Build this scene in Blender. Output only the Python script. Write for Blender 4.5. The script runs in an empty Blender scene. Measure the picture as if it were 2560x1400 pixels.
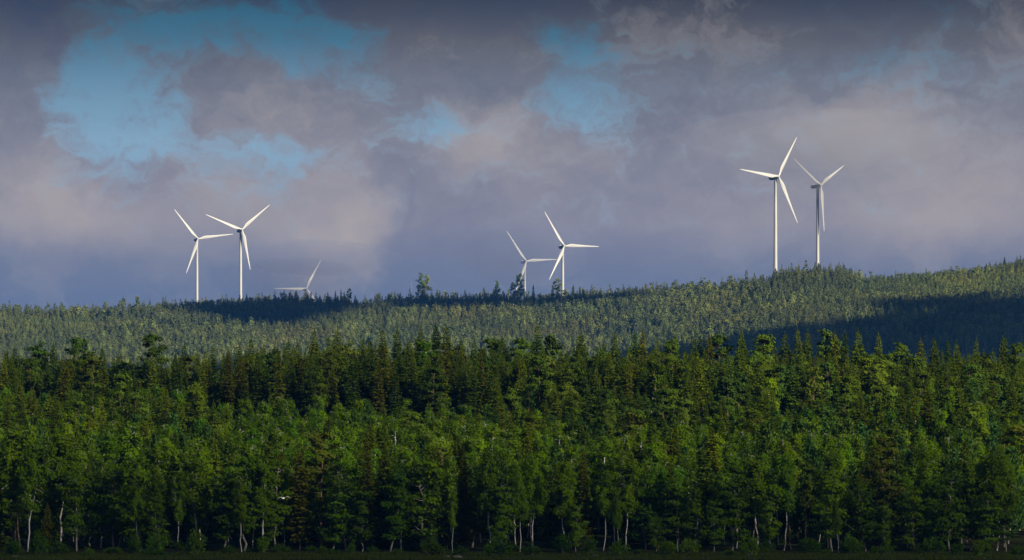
import bpy, math, random
import numpy as np
from mathutils import Vector, Matrix

R = math.radians
scene = bpy.context.scene
COL = scene.collection
F = 120.0 / 36.0 * 2560.0          # focal length in photo pixels
YH = 1236.0                        # horizon row
CZ = 8.0                           # camera height above the meadow

# ------------------------------------------------------------------ camera
cam_data = bpy.data.cameras.new("camera")
cam = bpy.data.objects.new("camera", cam_data)
COL.objects.link(cam)
cam.location = (0, 0, CZ)
cam.rotation_euler = (R(90), 0, 0)
cam_data.lens = 120.0
cam_data.sensor_width = 36.0
cam_data.shift_y = (YH - 700.0) / 2560.0
cam_data.clip_start = 1.0
cam_data.clip_end = 30000.0
scene.camera = cam

# ------------------------------------------------------------------ exposure
scene.view_settings.view_transform = 'Standard'
scene.view_settings.look = 'None'
EXPO = 0.6
scene.view_settings.exposure = EXPO
scene.view_settings.gamma = 1.0
try:
    scene.cycles.use_denoising = True
    scene.cycles.max_bounces = 6
    scene.cycles.transparent_max_bounces = 16
    scene.cycles.volume_bounces = 0
except Exception:
    pass

# ------------------------------------------------------------------ sun
SUN_EL, SUN_AZ = 24.0, 47.0        # azimuth: degrees to the right of straight behind the camera
sdir = Vector((math.sin(R(SUN_AZ)) * math.cos(R(SUN_EL)), -math.cos(R(SUN_AZ)) * math.cos(R(SUN_EL)), math.sin(R(SUN_EL))))
sun_data = bpy.data.lights.new("sun", 'SUN')
sun_data.energy = 4.6
sun_data.angle = R(0.5)
sun_data.color = (1.0, 0.90, 0.74)
sun = bpy.data.objects.new("sun", sun_data)
COL.objects.link(sun)
sun.rotation_euler = sdir.to_track_quat('Z', 'Y').to_euler()


def lin(c):
    return tuple(((v / 255.0) / 12.92 if v / 255.0 <= 0.04045 else ((v / 255.0 + 0.055) / 1.055) ** 2.4) for v in c)


# ------------------------------------------------------------------ world: cloudy evening sky laid out by compass direction
class NT:
    def __init__(s, tree):
        s.t = tree

    def n(s, kind, **kw):
        nd = s.t.nodes.new(kind)
        for k, v in kw.items():
            setattr(nd, k, v)
        return nd

    def put(s, sock, v):
        if isinstance(v, bpy.types.NodeSocket):
            s.t.links.new(v, sock)
        else:
            sock.default_value = v

    def m(s, op, a, b=0.0, c=None, clamp=False):
        nd = s.n('ShaderNodeMath', operation=op, use_clamp=clamp)
        s.put(nd.inputs[0], a)
        s.put(nd.inputs[1], b)
        if c is not None:
            s.put(nd.inputs[2], c)
        return nd.outputs[0]

    def vm(s, op, a, b=(0, 0, 0)):
        nd = s.n('ShaderNodeVectorMath', operation=op)
        s.put(nd.inputs[0], a)
        s.put(nd.inputs[1], b)
        return nd.outputs['Value'] if op in ('DOT_PRODUCT', 'LENGTH') else nd.outputs[0]

    def mix(s, f, a, b, blend='MIX'):
        nd = s.n('ShaderNodeMix', data_type='RGBA', blend_type=blend)
        s.put(nd.inputs[0], f)
        s.put(nd.inputs[6], a if isinstance(a, bpy.types.NodeSocket) else tuple(a) + (1,) * (4 - len(a)))
        s.put(nd.inputs[7], b if isinstance(b, bpy.types.NodeSocket) else tuple(b) + (1,) * (4 - len(b)))
        return nd.outputs[2]

    def ramp(s, f, stops, interp='EASE'):
        nd = s.n('ShaderNodeValToRGB')
        cr = nd.color_ramp
        cr.interpolation = interp
        while len(cr.elements) < len(stops):
            cr.elements.new(0.5)
        for e, (p, c) in zip(cr.elements, stops):
            e.position = p
            e.color = tuple(c) + (1,) * (4 - len(c))
        s.put(nd.inputs[0], f)
        return nd.outputs[0]

    def noise(s, vec, scale, detail=4, rough=0.55, color=False):
        nd = s.n('ShaderNodeTexNoise')
        s.put(nd.inputs['Vector'], vec)
        nd.inputs['Scale'].default_value = scale
        nd.inputs['Detail'].default_value = detail
        nd.inputs['Roughness'].default_value = rough
        return nd.outputs['Color'] if color else nd.outputs[0]


world = bpy.data.worlds.new("World")
scene.world = world
world.use_nodes = True
wt = world.node_tree
wt.nodes.clear()
w = NT(wt)
geo = w.n('ShaderNodeTexCoord')
sep = w.n('ShaderNodeSeparateXYZ')
wt.links.new(geo.outputs['Generated'], sep.inputs[0])
az = w.m('ARCTAN2', sep.outputs[0], sep.outputs[1])
hyp = w.m('SQRT', w.m('ADD', w.m('MULTIPLY', sep.outputs[0], sep.outputs[0]), w.m('MULTIPLY', sep.outputs[1], sep.outputs[1])))
tanel = w.m('DIVIDE', sep.outputs[2], w.m('MAXIMUM', hyp, 0.02))
# u,v: hundreds of photo pixels of arc
U = w.m('MULTIPLY_ADD', az, F / 100.0, 12.8)
V = w.m('MULTIPLY_ADD', tanel, -F / 100.0, YH / 100.0)
cmb = w.n('ShaderNodeCombineXYZ')
w.put(cmb.inputs[0], U)
w.put(cmb.inputs[1], V)
P0 = cmb.outputs[0]
wv = w.vm('SUBTRACT', w.noise(P0, 0.45, 5, 0.55, True), (0.5, 0.5, 0.5))
wv2 = w.vm('SUBTRACT', w.noise(P0, 1.7, 4, 0.6, True), (0.5, 0.5, 0.5))
PW = w.vm('ADD', P0, w.vm('ADD', w.vm('MULTIPLY', wv, (2.6, 2.0, 0)), w.vm('MULTIPLY', wv2, (1.1, 0.8, 0))))


def blob(cx, cy, rx, ry, wt_):
    d = w.vm('MULTIPLY', w.vm('SUBTRACT', PW, (cx / 100, cy / 100, 0)), (100.0 / rx, 100.0 / ry, 0))
    r2 = w.vm('DOT_PRODUCT', d, d)
    return w.m('MULTIPLY', w.m('EXPONENT', w.m('MULTIPLY', r2, -1.0)), wt_)


def total(items, start=0.0):
    acc = start
    for it in items:
        acc = w.m('ADD', blob(*it), acc)
    return acc


n_big = w.noise(P0, 0.28, 6, 0.6)
n_fine = w.noise(w.vm('MULTIPLY', PW, (0.8, 1.25, 1)), 0.95, 8, 0.66)
n_soft = w.noise(w.vm('ADD', PW, (31, 7, 0)), 0.55, 4, 0.5)
# gaps of open sky
clear = total([
    (330, 335, 250, 130, 1.07), (220, 190, 170, 120, 0.70), (480, 190, 300, 110, 0.74), (420, 60, 300, 95, 0.70), (720, 60, 260, 85, 0.70), (880, 140, 140, 90, 0.56),
    (690, 372, 140, 60, 1.02), (1085, 325, 125, 62, 1.02), (1420, 120, 125, 120, 0.88), (1440, 275, 130, 70, 0.79), (1520, 190, 90, 70, 0.46), (1350, 60, 110, 60, 0.32),
    (2250, 175, 210, 60, 0.51), (2400, 60, 220, 60, 0.19), (960, 260, 90, 70, 0.42),
    (960, 120, 170, 120, .35), (700, 150, 120, 50, .3), (40, 60, 120, 160, -1.2), (60, 200, 130, 90, -.4), (620, 235, 210, 85, -1.35), (430, 165, 90, 60, -.55), (760, 290, 170, 60, -.5), (1120, 130, 230, 130, -.9),
    (280, 110, 70, 50, -.45), (600, 15, 160, 26, -.4), (1160, 20, 320, 45, -.9), (30, 380, 90, 100, -.5), (1320, 150, 70, 60, -.3)])
n_wisp = w.noise(w.vm('MULTIPLY', PW, (0.9, 1.2, 1)), 2.3, 7, 0.62)
calm = w.n('ShaderNodeMapRange', interpolation_type='SMOOTHSTEP')
w.put(calm.inputs[0], V)
calm.inputs[1].default_value = 4.2
calm.inputs[2].default_value = 6.6
calm.inputs[3].default_value = 1.0
calm.inputs[4].default_value = 0.42
calm = calm.outputs[0]
clear = w.m('ADD', clear, w.m('MULTIPLY', w.m('MULTIPLY', w.m('SUBTRACT', n_fine, 0.5), calm), 2.6))
clear = w.m('ADD', clear, w.m('MULTIPLY', w.m('MULTIPLY', w.m('SUBTRACT', n_wisp, 0.5), calm), 1.5))
clear = w.m('ADD', clear, w.m('MULTIPLY', w.m('SUBTRACT', n_big, 0.5), 0.25))
mr = w.n('ShaderNodeMapRange', interpolation_type='SMOOTHSTEP')
w.put(mr.inputs[0], clear)
mr.inputs[1].default_value = 0.0
mr.inputs[2].default_value = 1.35
clearF = w.m('MULTIPLY', mr.outputs[0], 0.93)
vn = w.m('MULTIPLY', V, 0.1, clamp=True)               # 0..1 for rows 0..1000
sky_clear = w.ramp(vn, [(0.0, lin((40, 86, 106))), (0.10, lin((62, 106, 128))), (0.24, lin((106, 142, 164))), (0.36, lin((128, 162, 184))), (1.0, lin((130, 150, 175)))], 'LINEAR')
sky_cloud = w.ramp(vn, [(0.0, lin((60, 60, 63))), (0.10, lin((90, 88, 90))), (0.20, lin((110, 111, 118))), (0.40, lin((128, 126, 134))), (0.56, lin((136, 132, 140))),
                        (0.655, lin((112, 117, 135))), (0.75, lin((98, 110, 136))), (1.0, lin((104, 118, 150)))], 'LINEAR')
light = total([(850, 600, 140, 95, 1.25), (600, 470, 170, 130, .75), (860, 450, 130, 110, .45), (120, 490, 130, 100, .85), (230, 570, 180, 75, .75), (1200, 350, 160, 90, .95), (1480, 430, 200, 80, .35),
               (1790, 80, 200, 85, .3), (2200, 300, 220, 100, .7), (2330, 540, 260, 110, .9), (2480, 430, 180, 110, .45), (1830, 560, 160, 90, .35), (680, 270, 130, 60, .35), (2550, 80, 60, 110, .3),
               (1000, 560, 70, 180, -.5), (1180, 560, 140, 90, -.35), (1600, 500, 140, 120, -.2), (2100, 20, 260, 50, -.3), (2000, 180, 200, 60, -.25), (1600, 330, 140, 100, -.15),
               (60, 60, 130, 150, -.75), (700, 10, 160, 40, -.6), (1140, 15, 280, 50, -.5), (1200, 200, 160, 80, -.25), (450, 150, 100, 70, -.35)])
light = w.m('ADD', light, w.m('MULTIPLY', w.m('SUBTRACT', n_soft, 0.5), 0.8))
light = w.m('ADD', light, w.m('MULTIPLY', w.m('MULTIPLY', w.m('SUBTRACT', n_fine, 0.5), calm), 1.3))
light = w.m('ADD', light, w.m('MULTIPLY', w.m('MULTIPLY', w.m('SUBTRACT', n_wisp, 0.5), calm), 0.55))
lp = w.m('MULTIPLY', light, 0.6, clamp=True)
lm = w.m('MULTIPLY', light, -0.75, clamp=True)
cl = w.mix(lp, sky_cloud, lin((172, 160, 152)))
cl = w.mix(lm, cl, w.mix(vn, lin((46, 54, 72)), lin((112, 120, 150))))
low = w.mix(clearF, cl, sky_clear)
# higher up the dome: the physical sky seen between bright evening clouds
sky = w.n('ShaderNodeTexSky')
sky.sky_type = 'NISHITA'
sky.sun_disc = False
sky.sun_elevation = R(SUN_EL)
sky.sun_rotation = math.atan2(sdir.x, sdir.y)
nish = w.mix(1.0, sky.outputs[0], (0.045, 0.045, 0.045), 'MULTIPLY')
dome_n = w.noise(geo.outputs['Generated'], 3.0, 5, 0.6)
high = w.mix(w.m('MULTIPLY_ADD', dome_n, 2.2, -0.75, clamp=True), nish, (0.10, 0.103, 0.115))
mh = w.n('ShaderNodeMapRange', interpolation_type='SMOOTHSTEP')
w.put(mh.inputs[0], V)
mh.inputs[1].default_value = -2.0
mh.inputs[2].default_value = -12.0
final = w.mix(mh.outputs[0], low, high)
bg = w.n('ShaderNodeBackground')
w.put(bg.inputs[0], final)
bg.inputs[1].default_value = 0.79
wo = w.n('ShaderNodeOutputWorld')
wt.links.new(bg.outputs[0], wo.inputs[0])
try:
    world.cycles.sampling_method = 'MANUAL'
    world.cycles.sample_map_resolution = 512
except Exception:
    pass


# ------------------------------------------------------------------ materials
def mat(name):
    mt = bpy.data.materials.new(name)
    mt.use_nodes = True
    mt.node_tree.nodes.clear()
    return mt, NT(mt.node_tree)


def leaf_mat(name, base, var=0.35, hue=(1.25, 1.05, 0.7), trans=0.3, nscale=0.7, stand=False):
    mt, g = mat(name)
    oi = g.n('ShaderNodeObjectInfo')
    tc = g.n('ShaderNodeTexCoord')
    nz = g.noise(tc.outputs['Object'], nscale, 3, 0.6)
    c = g.mix(1.0, base, oi.outputs['Color'], 'MULTIPLY')
    c2 = g.mix(1.0, c, tuple(hue), 'MULTIPLY')
    c = g.mix(g.m('MULTIPLY_ADD', nz, 2.4, -0.7, clamp=True), c, c2)
    rnd = g.m('MULTIPLY_ADD', oi.outputs['Random'], 2 * var, 1.0 - var)
    c = g.mix(1.0, c, g.vm('SCALE', (1, 1, 1)) if False else rnd, 'MULTIPLY')
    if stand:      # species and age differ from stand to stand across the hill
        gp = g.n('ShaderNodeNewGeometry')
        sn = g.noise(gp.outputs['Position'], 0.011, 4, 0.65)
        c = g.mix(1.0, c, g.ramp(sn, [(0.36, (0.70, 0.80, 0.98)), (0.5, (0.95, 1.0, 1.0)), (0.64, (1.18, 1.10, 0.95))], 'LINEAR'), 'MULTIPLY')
    d = g.n('ShaderNodeBsdfDiffuse')
    t = g.n('ShaderNodeBsdfTranslucent')
    g.put(d.inputs[0], c)
    g.put(t.inputs[0], g.mix(1.0, c, (1.1, 1.15, 0.6), 'MULTIPLY'))
    mx = g.n('ShaderNodeMixShader')
    mx.inputs[0].default_value = trans
    g.t.links.new(d.outputs[0], mx.inputs[1])
    g.t.links.new(t.outputs[0], mx.inputs[2])
    o = g.n('ShaderNodeOutputMaterial')
    g.t.links.new(mx.outputs[0], o.inputs[0])
    return mt


def bsdf_mat(name, colf, rough=0.8, spec=0.3, metal=0.0, bump=None):
    mt, g = mat(name)
    b = g.n('ShaderNodeBsdfPrincipled')
    g.put(b.inputs['Base Color'], colf(g))
    b.inputs['Roughness'].default_value = rough
    b.inputs['Metallic'].default_value = metal
    b.inputs['Specular IOR Level'].default_value = spec
    o = g.n('ShaderNodeOutputMaterial')
    g.t.links.new(b.outputs[0], o.inputs[0])
    return mt


def two_tone(a, b, scale=(1, 1, 1), ns=1.0, lo=0.4, hi=0.6, detail=4):
    def f(g):
        tc = g.n('ShaderNodeTexCoord')
        v = g.vm('MULTIPLY', tc.outputs['Object'], scale)
        n = g.noise(v, ns, detail, 0.6)
        return g.ramp(n, [(lo, a), (hi, b)], 'LINEAR')
    return f


M = {}
M['birch_leaf'] = leaf_mat('birch_leaves', (0.078, 0.150, 0.003), 0.25, (1.25, 1.2, 0.8), 0.35)
M['broad_leaf'] = leaf_mat('broad_leaves', (0.064, 0.124, 0.004), 0.25, (1.25, 1.25, 0.8), 0.35)
M['spruce_leaf'] = leaf_mat('spruce_needles', (0.050, 0.088, 0.006), 0.25, (1.5, 1.15, 0.8), 0.15)
M['pine_leaf'] = leaf_mat('pine_needles', (0.052, 0.096, 0.013), 0.25, (1.3, 1.15, 0.7), 0.15)
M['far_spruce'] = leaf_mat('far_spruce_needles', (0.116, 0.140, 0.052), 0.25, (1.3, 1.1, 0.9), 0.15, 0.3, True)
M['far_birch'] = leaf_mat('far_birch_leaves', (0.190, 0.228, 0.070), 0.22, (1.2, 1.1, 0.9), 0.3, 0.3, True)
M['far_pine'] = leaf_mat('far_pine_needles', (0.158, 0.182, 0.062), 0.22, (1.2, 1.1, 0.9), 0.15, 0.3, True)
M['birch_bark'] = bsdf_mat('birch_bark', two_tone((0.08, 0.07, 0.06), (0.56, 0.54, 0.49), (2, 2, 1.2), 2.2, 0.34, 0.44), 0.7)
M['pine_bark'] = bsdf_mat('pine_bark', two_tone((0.10, 0.07, 0.045), (0.26, 0.16, 0.09), (1, 1, .4), 1.5), 0.9)
M['spruce_bark'] = bsdf_mat('spruce_bark', two_tone((0.055, 0.045, 0.035), (0.16, 0.13, 0.10), (1, 1, .4), 1.5), 0.9)
M['grey_bark'] = bsdf_mat('grey_bark', two_tone((0.13, 0.12, 0.10), (0.34, 0.32, 0.27), (1, 1, .4), 1.5), 0.9)
M['dead_wood'] = bsdf_mat('dead_wood', two_tone((0.22, 0.21, 0.19), (0.42, 0.40, 0.37), (1, 1, .4), 1.0), 0.8)
M['white_paint'] = bsdf_mat('white_turbine_paint', two_tone((0.50, 0.495, 0.455), (0.57, 0.565, 0.52), (1, 1, .1), 0.4), 0.45, 0.4)
M['dark_vent'] = bsdf_mat('dark_nacelle_panel', two_tone((0.03, 0.06, 0.08), (0.05, 0.085, 0.11), (1, 1, 1), 1.0), 0.5)
M['grey_panel'] = bsdf_mat('grey_nacelle_panel', two_tone((0.34, 0.37, 0.38), (0.40, 0.43, 0.44), (1, 1, 1), 1.0), 0.5)
M['ground'] = bsdf_mat('forest_floor', two_tone((0.018, 0.022, 0.010), (0.040, 0.046, 0.016), (1, 1, 1), 0.25), 1.0, 0.0)
M['reed'] = leaf_mat('reed_blades', (0.040, 0.062, 0.012), 0.0, (1.5, 1.25, 0.8), 0.25, 0.12)
M['rock'] = bsdf_mat('pale_granite', two_tone((0.07, 0.065, 0.06), (0.17, 0.16, 0.15), (1, 1, 1), 2.0), 0.9)
M['feather_white'] = bsdf_mat('white_feathers', two_tone((0.36, 0.37, 0.39), (0.48, 0.49, 0.50), (1, 1, 1), 9.0), 0.8)
M['beak'] = bsdf_mat('yellow_beak', two_tone((0.55, 0.35, 0.05), (0.60, 0.38, 0.06)), 0.6)


# ------------------------------------------------------------------ mesh helper
class MB:
    def __init__(s):
        s.v, s.f, s.nv = [], [], 0

    def add(s, v, f):
        v = np.asarray(v, float).reshape(-1, 3)
        f = np.asarray(f, int)
        s.v.append(v)
        s.f.append(f + s.nv)
        s.nv += len(v)

    def cards(s, c, a, b):
        """diamond leaves: centre c, half axes a and b (arrays n x 3)"""
        c, a, b = (np.asarray(q, float).reshape(-1, 3) for q in (c, a, b))
        v = np.stack([c - a, c + b, c + a, c - b], 1).reshape(-1, 3)
        f = np.arange(len(c) * 4).reshape(-1, 4)
        s.add(v, f)

    def tube(s, pts, rad, n=5, cap=True):
        pts = np.asarray(pts, float)
        k = len(pts)
        d = np.gradient(pts, axis=0)
        d /= np.linalg.norm(d, axis=1)[:, None] + 1e-9
        ref = np.array([1.0, 0, 0]) if abs(d[:, 0]).mean() < 0.8 else np.array([0, 1.0, 0])
        e1 = np.cross(d, ref)
        e1 /= np.linalg.norm(e1, axis=1)[:, None] + 1e-9
        e2 = np.cross(d, e1)
        t = np.arange(n) * 2 * math.pi / n
        ring = e1[:, None, :] * np.cos(t)[None, :, None] + e2[:, None, :] * np.sin(t)[None, :, None]
        v = pts[:, None, :] + ring * np.asarray(rad, float)[:, None, None]
        i = np.arange(k - 1)[:, None] * n
        j = np.arange(n)[None, :]
        jn = (j + 1) % n
        f = np.stack([i + j, i + jn, i + n + jn, i + n + j], -1).reshape(-1, 4)
        s.add(v.reshape(-1, 3), f)
        if cap:
            s.add(np.vstack([v[-1], pts[-1] + d[-1] * rad[-1] * .5]), [[q, (q + 1) % n, n, n] for q in range(n)])

    def mesh(s, name, m, smooth=False):
        v = np.concatenate(s.v)
        tri, quad = [], []
        for f in s.f:
            if f.shape[1] == 3:
                tri.append(f)
            else:
                deg = f[:, 2] == f[:, 3]
                if deg.any():
                    tri.append(f[deg][:, :3])
                quad.append(f[~deg])
        quad = np.concatenate(quad) if quad else np.zeros((0, 4), int)
        tri = np.concatenate(tri) if tri else np.zeros((0, 3), int)
        me = bpy.data.meshes.new(name)
        me.vertices.add(len(v))
        me.vertices.foreach_set('co', v.ravel())
        loops = np.concatenate([quad.ravel(), tri.ravel()])
        me.loops.add(len(loops))
        me.loops.foreach_set('vertex_index', loops.astype(np.int32))
        nf = len(quad) + len(tri)
        me.polygons.add(nf)
        st = np.concatenate([np.arange(len(quad)) * 4, len(quad) * 4 + np.arange(len(tri)) * 3])
        me.polygons.foreach_set('loop_start', st.astype(np.int32))
        me.polygons.foreach_set('loop_total', np.concatenate([np.full(len(quad), 4), np.full(len(tri), 3)]).astype(np.int32))
        if smooth:
            me.polygons.foreach_set('use_smooth', np.ones(nf, bool))
        me.materials.append(m)
        me.update(calc_edges=True)
        me.validate()
        return me


def obj(name, me, parent=None, loc=(0, 0, 0)):
    o = bpy.data.objects.new(name, me)
    COL.objects.link(o)
    o.location = loc
    if parent is not None:
        o.parent = parent
    return o


def tag(o, label=None, cat=None, group=None, kind=None):
    if label:
        o['label'] = label
    if cat:
        o['category'] = cat
    if group:
        o['group'] = group
    if kind:
        o['kind'] = kind
    return o


def interp(x, xs, ys):
    return np.interp(x, xs, ys)


# ------------------------------------------------------------------ terrain (metres; camera looks along +y)
RX = [-1500, 0, 150, 260, 340, 400, 500, 600, 700, 870, 905, 1000, 1200, 1350, 1500, 1700, 1850, 1900, 1950, 2040, 2100, 2150, 2250, 2350, 2450, 2500, 2560, 4000]
RTOP = [778, 773, 777, 780, 774, 763, 756, 750, 744, 746, 758, 749, 745, 748, 736, 719, 702, 692, 682, 676, 677, 682, 684, 676, 666, 658, 645, 590]
RD = [3850, 3830, 3820, 3810, 3800, 3790, 3780, 3770, 3770, 3770, 3780, 3790, 3790, 3780, 3760, 3720, 3670, 3650, 3640, 3640, 3650, 3660, 3680, 3700, 3720, 3730, 3740, 3800]


def ridge(px):
    d = interp(px, RX, RD)
    top = interp(px, RX, RTOP)
    yg = top + interp(px, [0, 330, 430, 860, 930, 1700, 1930, 2130, 2250, 2600], [9.5, 10, 15.5, 15.5, 13, 12, 14.5, 14.5, 10.5, 10.5]) * F / d
    return d, yg


def vnoise(x, y, s, seed):
    r = np.random.RandomState(seed)
    out = 0
    for k in range(5):
        a, b, c = r.uniform(0, 6.28, 3)
        out = out + np.sin((x * math.cos(a) + y * math.sin(a)) / s * (1 + .4 * k) + b) * np.cos((x * math.sin(c) - y * math.cos(c)) / s * (1.3 - .2 * k) + c)
    return out / 5


NEAR_D = [-20000, -30, 5, 60, 440, 452, 470, 500, 560, 600, 645, 700, 745, 800, 950, 1400, 2200, 30000]
NEAR_Z = [4, 6.0, 6.4, 0, 0, 0.2, 1.2, 3.2, 7.8, 10.6, 14.0, 17.3, 18, 12, -4, -6, 0, 0]


def ground(x, y):
    x = np.asarray(x, float)
    y = np.asarray(y, float)
    yy = np.maximum(y, 50.0)
    px = np.clip(x / yy * F + 1280.0, -1500, 4000)
    zn = interp(y, NEAR_D, NEAR_Z)
    zn = zn + np.where((y > 470) & (y < 1400), np.clip((y - 470) / 60, 0, 1) * vnoise(x, y, 42, 3) * 3.2 * np.clip((700 - y) / 60, .25, 1), 0)
    D, yg = ridge(px)
    zr = CZ + D * (YH - yg) / F
    wd = interp(px, [0, 900, 1500, 1900, 2560], [340, 300, 330, 400, 640])
    yf = interp(px, [0, 1200, 2560], [905, 905, 912])
    df = D - wd
    zf0 = CZ + df * (YH - yf) / F
    t = np.clip((y - df) / wd, 0, 1)
    Y = yf + (yg - yf) * (t ** 0.92)
    zf = CZ + np.maximum(y, 1) * (YH - Y) / F
    zf = zf + np.sin(np.clip(t, 0, 1) * math.pi) * vnoise(x, y, 90, 9) * 5.0
    tb = np.clip((y - D) / 900, 0, 1)
    tb = tb * tb * (3 - 2 * tb)
    zb = zr + (246 - zr) * tb
    zb = np.where(y > D, zb - 0.0, zb)
    tv = np.clip((y - 2200) / np.maximum(df - 2200, 1), 0, 1)
    zv = zf0 * tv ** 1.6
    z = np.where(y > D, zb, np.where(y > df, zf, np.where(y > 2200, np.maximum(zv, zn), zn)))
    return z


def build_ground():
    xs = np.concatenate([np.linspace(-4800, -1000, 26)[:-1], np.arange(-1000, 1000.1, 12.5), np.linspace(1000, 4800, 26)[1:]])
    ys = np.concatenate([np.linspace(-3000, -100, 12)[:-1], np.arange(-100, 400, 20), np.arange(400, 800, 7), np.arange(800, 2900, 80), np.arange(2900, 3900, 10), np.linspace(3900, 6400, 50)])
    X, Y = np.meshgrid(xs, ys)
    Z = ground(X, Y)
    nx, ny = len(xs), len(ys)
    i = np.arange(ny - 1)[:, None] * nx
    j = np.arange(nx - 1)[None, :]
    f = np.stack([i + j, i + j + 1, i + nx + j + 1, i + nx + j], -1).reshape(-1, 4)
    mb = MB()
    mb.add(np.stack([X, Y, Z], -1), f)
    o = obj('ground', mb.mesh('ground', M['ground'], True))
    tag(o, kind='structure')


build_ground()


# ------------------------------------------------------------------ tree meshes
def unit(v):
    return v / (np.linalg.norm(v, axis=-1, keepdims=True) + 1e-9)


def rcards(rs, c, size, aspect=0.55, up=0.0, flat=0.0, out=None, bias=1.0):
    n = len(c)
    a = rs.normal(size=(n, 3))
    a[:, 2] += up
    a[:, 2] *= (1 - flat)
    a = unit(a)
    if out is not None:
        nrm = unit(out) * bias + rs.normal(0, .38, (n, 3))
        a = unit(np.cross(nrm, a))
        b = unit(np.cross(nrm, a))
    else:
        b = unit(np.cross(a, rs.normal(size=(n, 3))))
    s = size * rs.uniform(0.65, 1.35, n)[:, None]
    return c, a * s * 0.5, b * s * 0.5 * aspect


def wobble(rs, H, n, amp):
    t = np.linspace(0, 1, n)
    p = np.zeros((n, 3))
    p[:, 2] = t * H
    o = np.cumsum(rs.normal(0, amp, (n, 2)), 0)
    o -= o[0]
    p[:, :2] = o
    return t, p


def at(p, t, q):
    return np.array([np.interp(q, t, p[:, k]) for k in range(3)])


def make_birch(seed, H=13.0, width=2.3, base=0.28, weep=0.35, leaf=0.40, lean=0.05, dens=1.0, wig=0.09, r0=0.13, forks=0):
    rs = np.random.RandomState(seed)
    tr, cr = MB(), MB()
    t, p = wobble(rs, H, 12, wig)
    tr.tube(p, r0 * (1 - t * 0.88), 6)
    stems = [(t, p)]
    for k in range(forks):
        q = rs.uniform(0.02, 0.3)
        b0 = at(p, t, q)
        a = rs.uniform(0, 6.28)
        L = H * rs.uniform(.55, .8)
        tt = np.linspace(0, 1, 9)
        pp = b0 + np.stack([np.cos(a) * tt ** .8 * width * .7, np.sin(a) * tt ** .8 * width * .7, tt * L], -1)
        pp[:, :2] += np.cumsum(rs.normal(0, wig * .8, (9, 2)), 0)
        tr.tube(pp, r0 * .65 * (1 - tt * .85), 5)
        stems.append((tt, pp))
    nb = int(60 * dens)
    C = []
    for i in range(nb):
        q = base + (1 - base) * (i + rs.uniform(0, 1)) / nb * 0.97
        st = stems[0] if len(stems) == 1 or rs.rand() < .6 else stems[rs.randint(1, len(stems))]
        b0 = at(st[1], st[0], q)
        rel = (q - base) / (1 - base)
        prof = math.sin(min(1, (rel * 1.0 + 0.22)) * math.pi * 0.82) ** 0.8
        L = width * max(0.16, prof) * rs.uniform(0.65, 1.15)
        a = rs.uniform(0, 6.28)
        up = rs.uniform(0.5, 1.1) * (0.55 + rel * .5)
        s = np.linspace(0, 1, 6)
        pts = b0 + np.stack([np.cos(a) * L * s, np.sin(a) * L * s, L * (up * s - (up * .55 + weep) * s ** 2.2)], -1)
        pts[1:] += rs.normal(0, 0.06, (5, 3))
        tr.tube(pts, 0.06 * (1 - s * .8) * (1.15 - rel * .6), 3, False)
        nc = max(3, int(L * 5))
        for u in rs.uniform(0.25, 1.05, nc):
            c = at(pts, s, min(u, 1))
            c = c + rs.normal(0, .12 + .1 * u, 3)
            m = rs.randint(14, 25)
            sp = rs.normal(0, 1, (m, 3)) * np.array([.24, .24, .17])
            if weep > .3:
                sp[:, 2] -= np.abs(rs.normal(0, .35 * weep * 2, m))
            C.append(c + sp)
    top = p[-1] + rs.normal(0, 1, (30, 3)) * np.array([.18, .18, .45])
    C.append(top - np.array([0, 0, .3]))
    C = np.concatenate(C)
    O = C * np.array([1, 1, 0]) + np.array([0, 0, .35]) + (C - np.array([0, 0, H * .55])) * np.array([0, 0, .12])
    cr.cards(*rcards(rs, C, leaf, 0.62, out=O))
    return tr, cr


def make_broad(seed, H=11.0, width=2.6, leaf=0.40):
    """layered open-crowned leafy tree with crooked grey limbs"""
    rs = np.random.RandomState(seed)
    tr, cr = MB(), MB()
    t, p = wobble(rs, H * .95, 12, 0.16)
    tr.tube(p, 0.14 * (1 - t * 0.85), 6)
    C = []
    nb = 30
    for i in range(nb):
        q = 0.14 + 0.86 * (i + rs.uniform(0, 1)) / nb
        b0 = at(p, t, min(q, .99))
        rel = q
        L = width * (math.sin(min(1, rel * .8 + .16) * math.pi) ** .5) * rs.uniform(.55, 1.25)
        a = rs.uniform(0, 6.28)
        s = np.linspace(0, 1, 7)
        pts = b0 + np.stack([np.cos(a) * L * s, np.sin(a) * L * s, L * rs.uniform(.25, .8) * s ** 1.4], -1)
        pts[1:] += np.cumsum(rs.normal(0, 0.09, (6, 3)), 0)
        tr.tube(pts, 0.078 * (1 - s * .8), 3, False)
        for u in rs.uniform(.35, 1.05, max(3, int(L * 3.2))):
            c = at(pts, s, min(u, 1)) + rs.normal(0, .15, 3)
            m = rs.randint(14, 28)
            C.append(c + rs.normal(0, 1, (m, 3)) * np.array([.42, .42, .11]))
            if rs.rand() < .3:
                e = c + rs.normal(0, .4, 3)
                tr.tube([at(pts, s, min(u, 1)), e], [.02, .01], 3, False)
    C = np.concatenate(C)
    O = C * np.array([1, 1, 0]) + np.array([0, 0, 1.3])
    cr.cards(*rcards(rs, C, leaf, .65, 0, 0, out=O))
    return tr, cr


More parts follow.
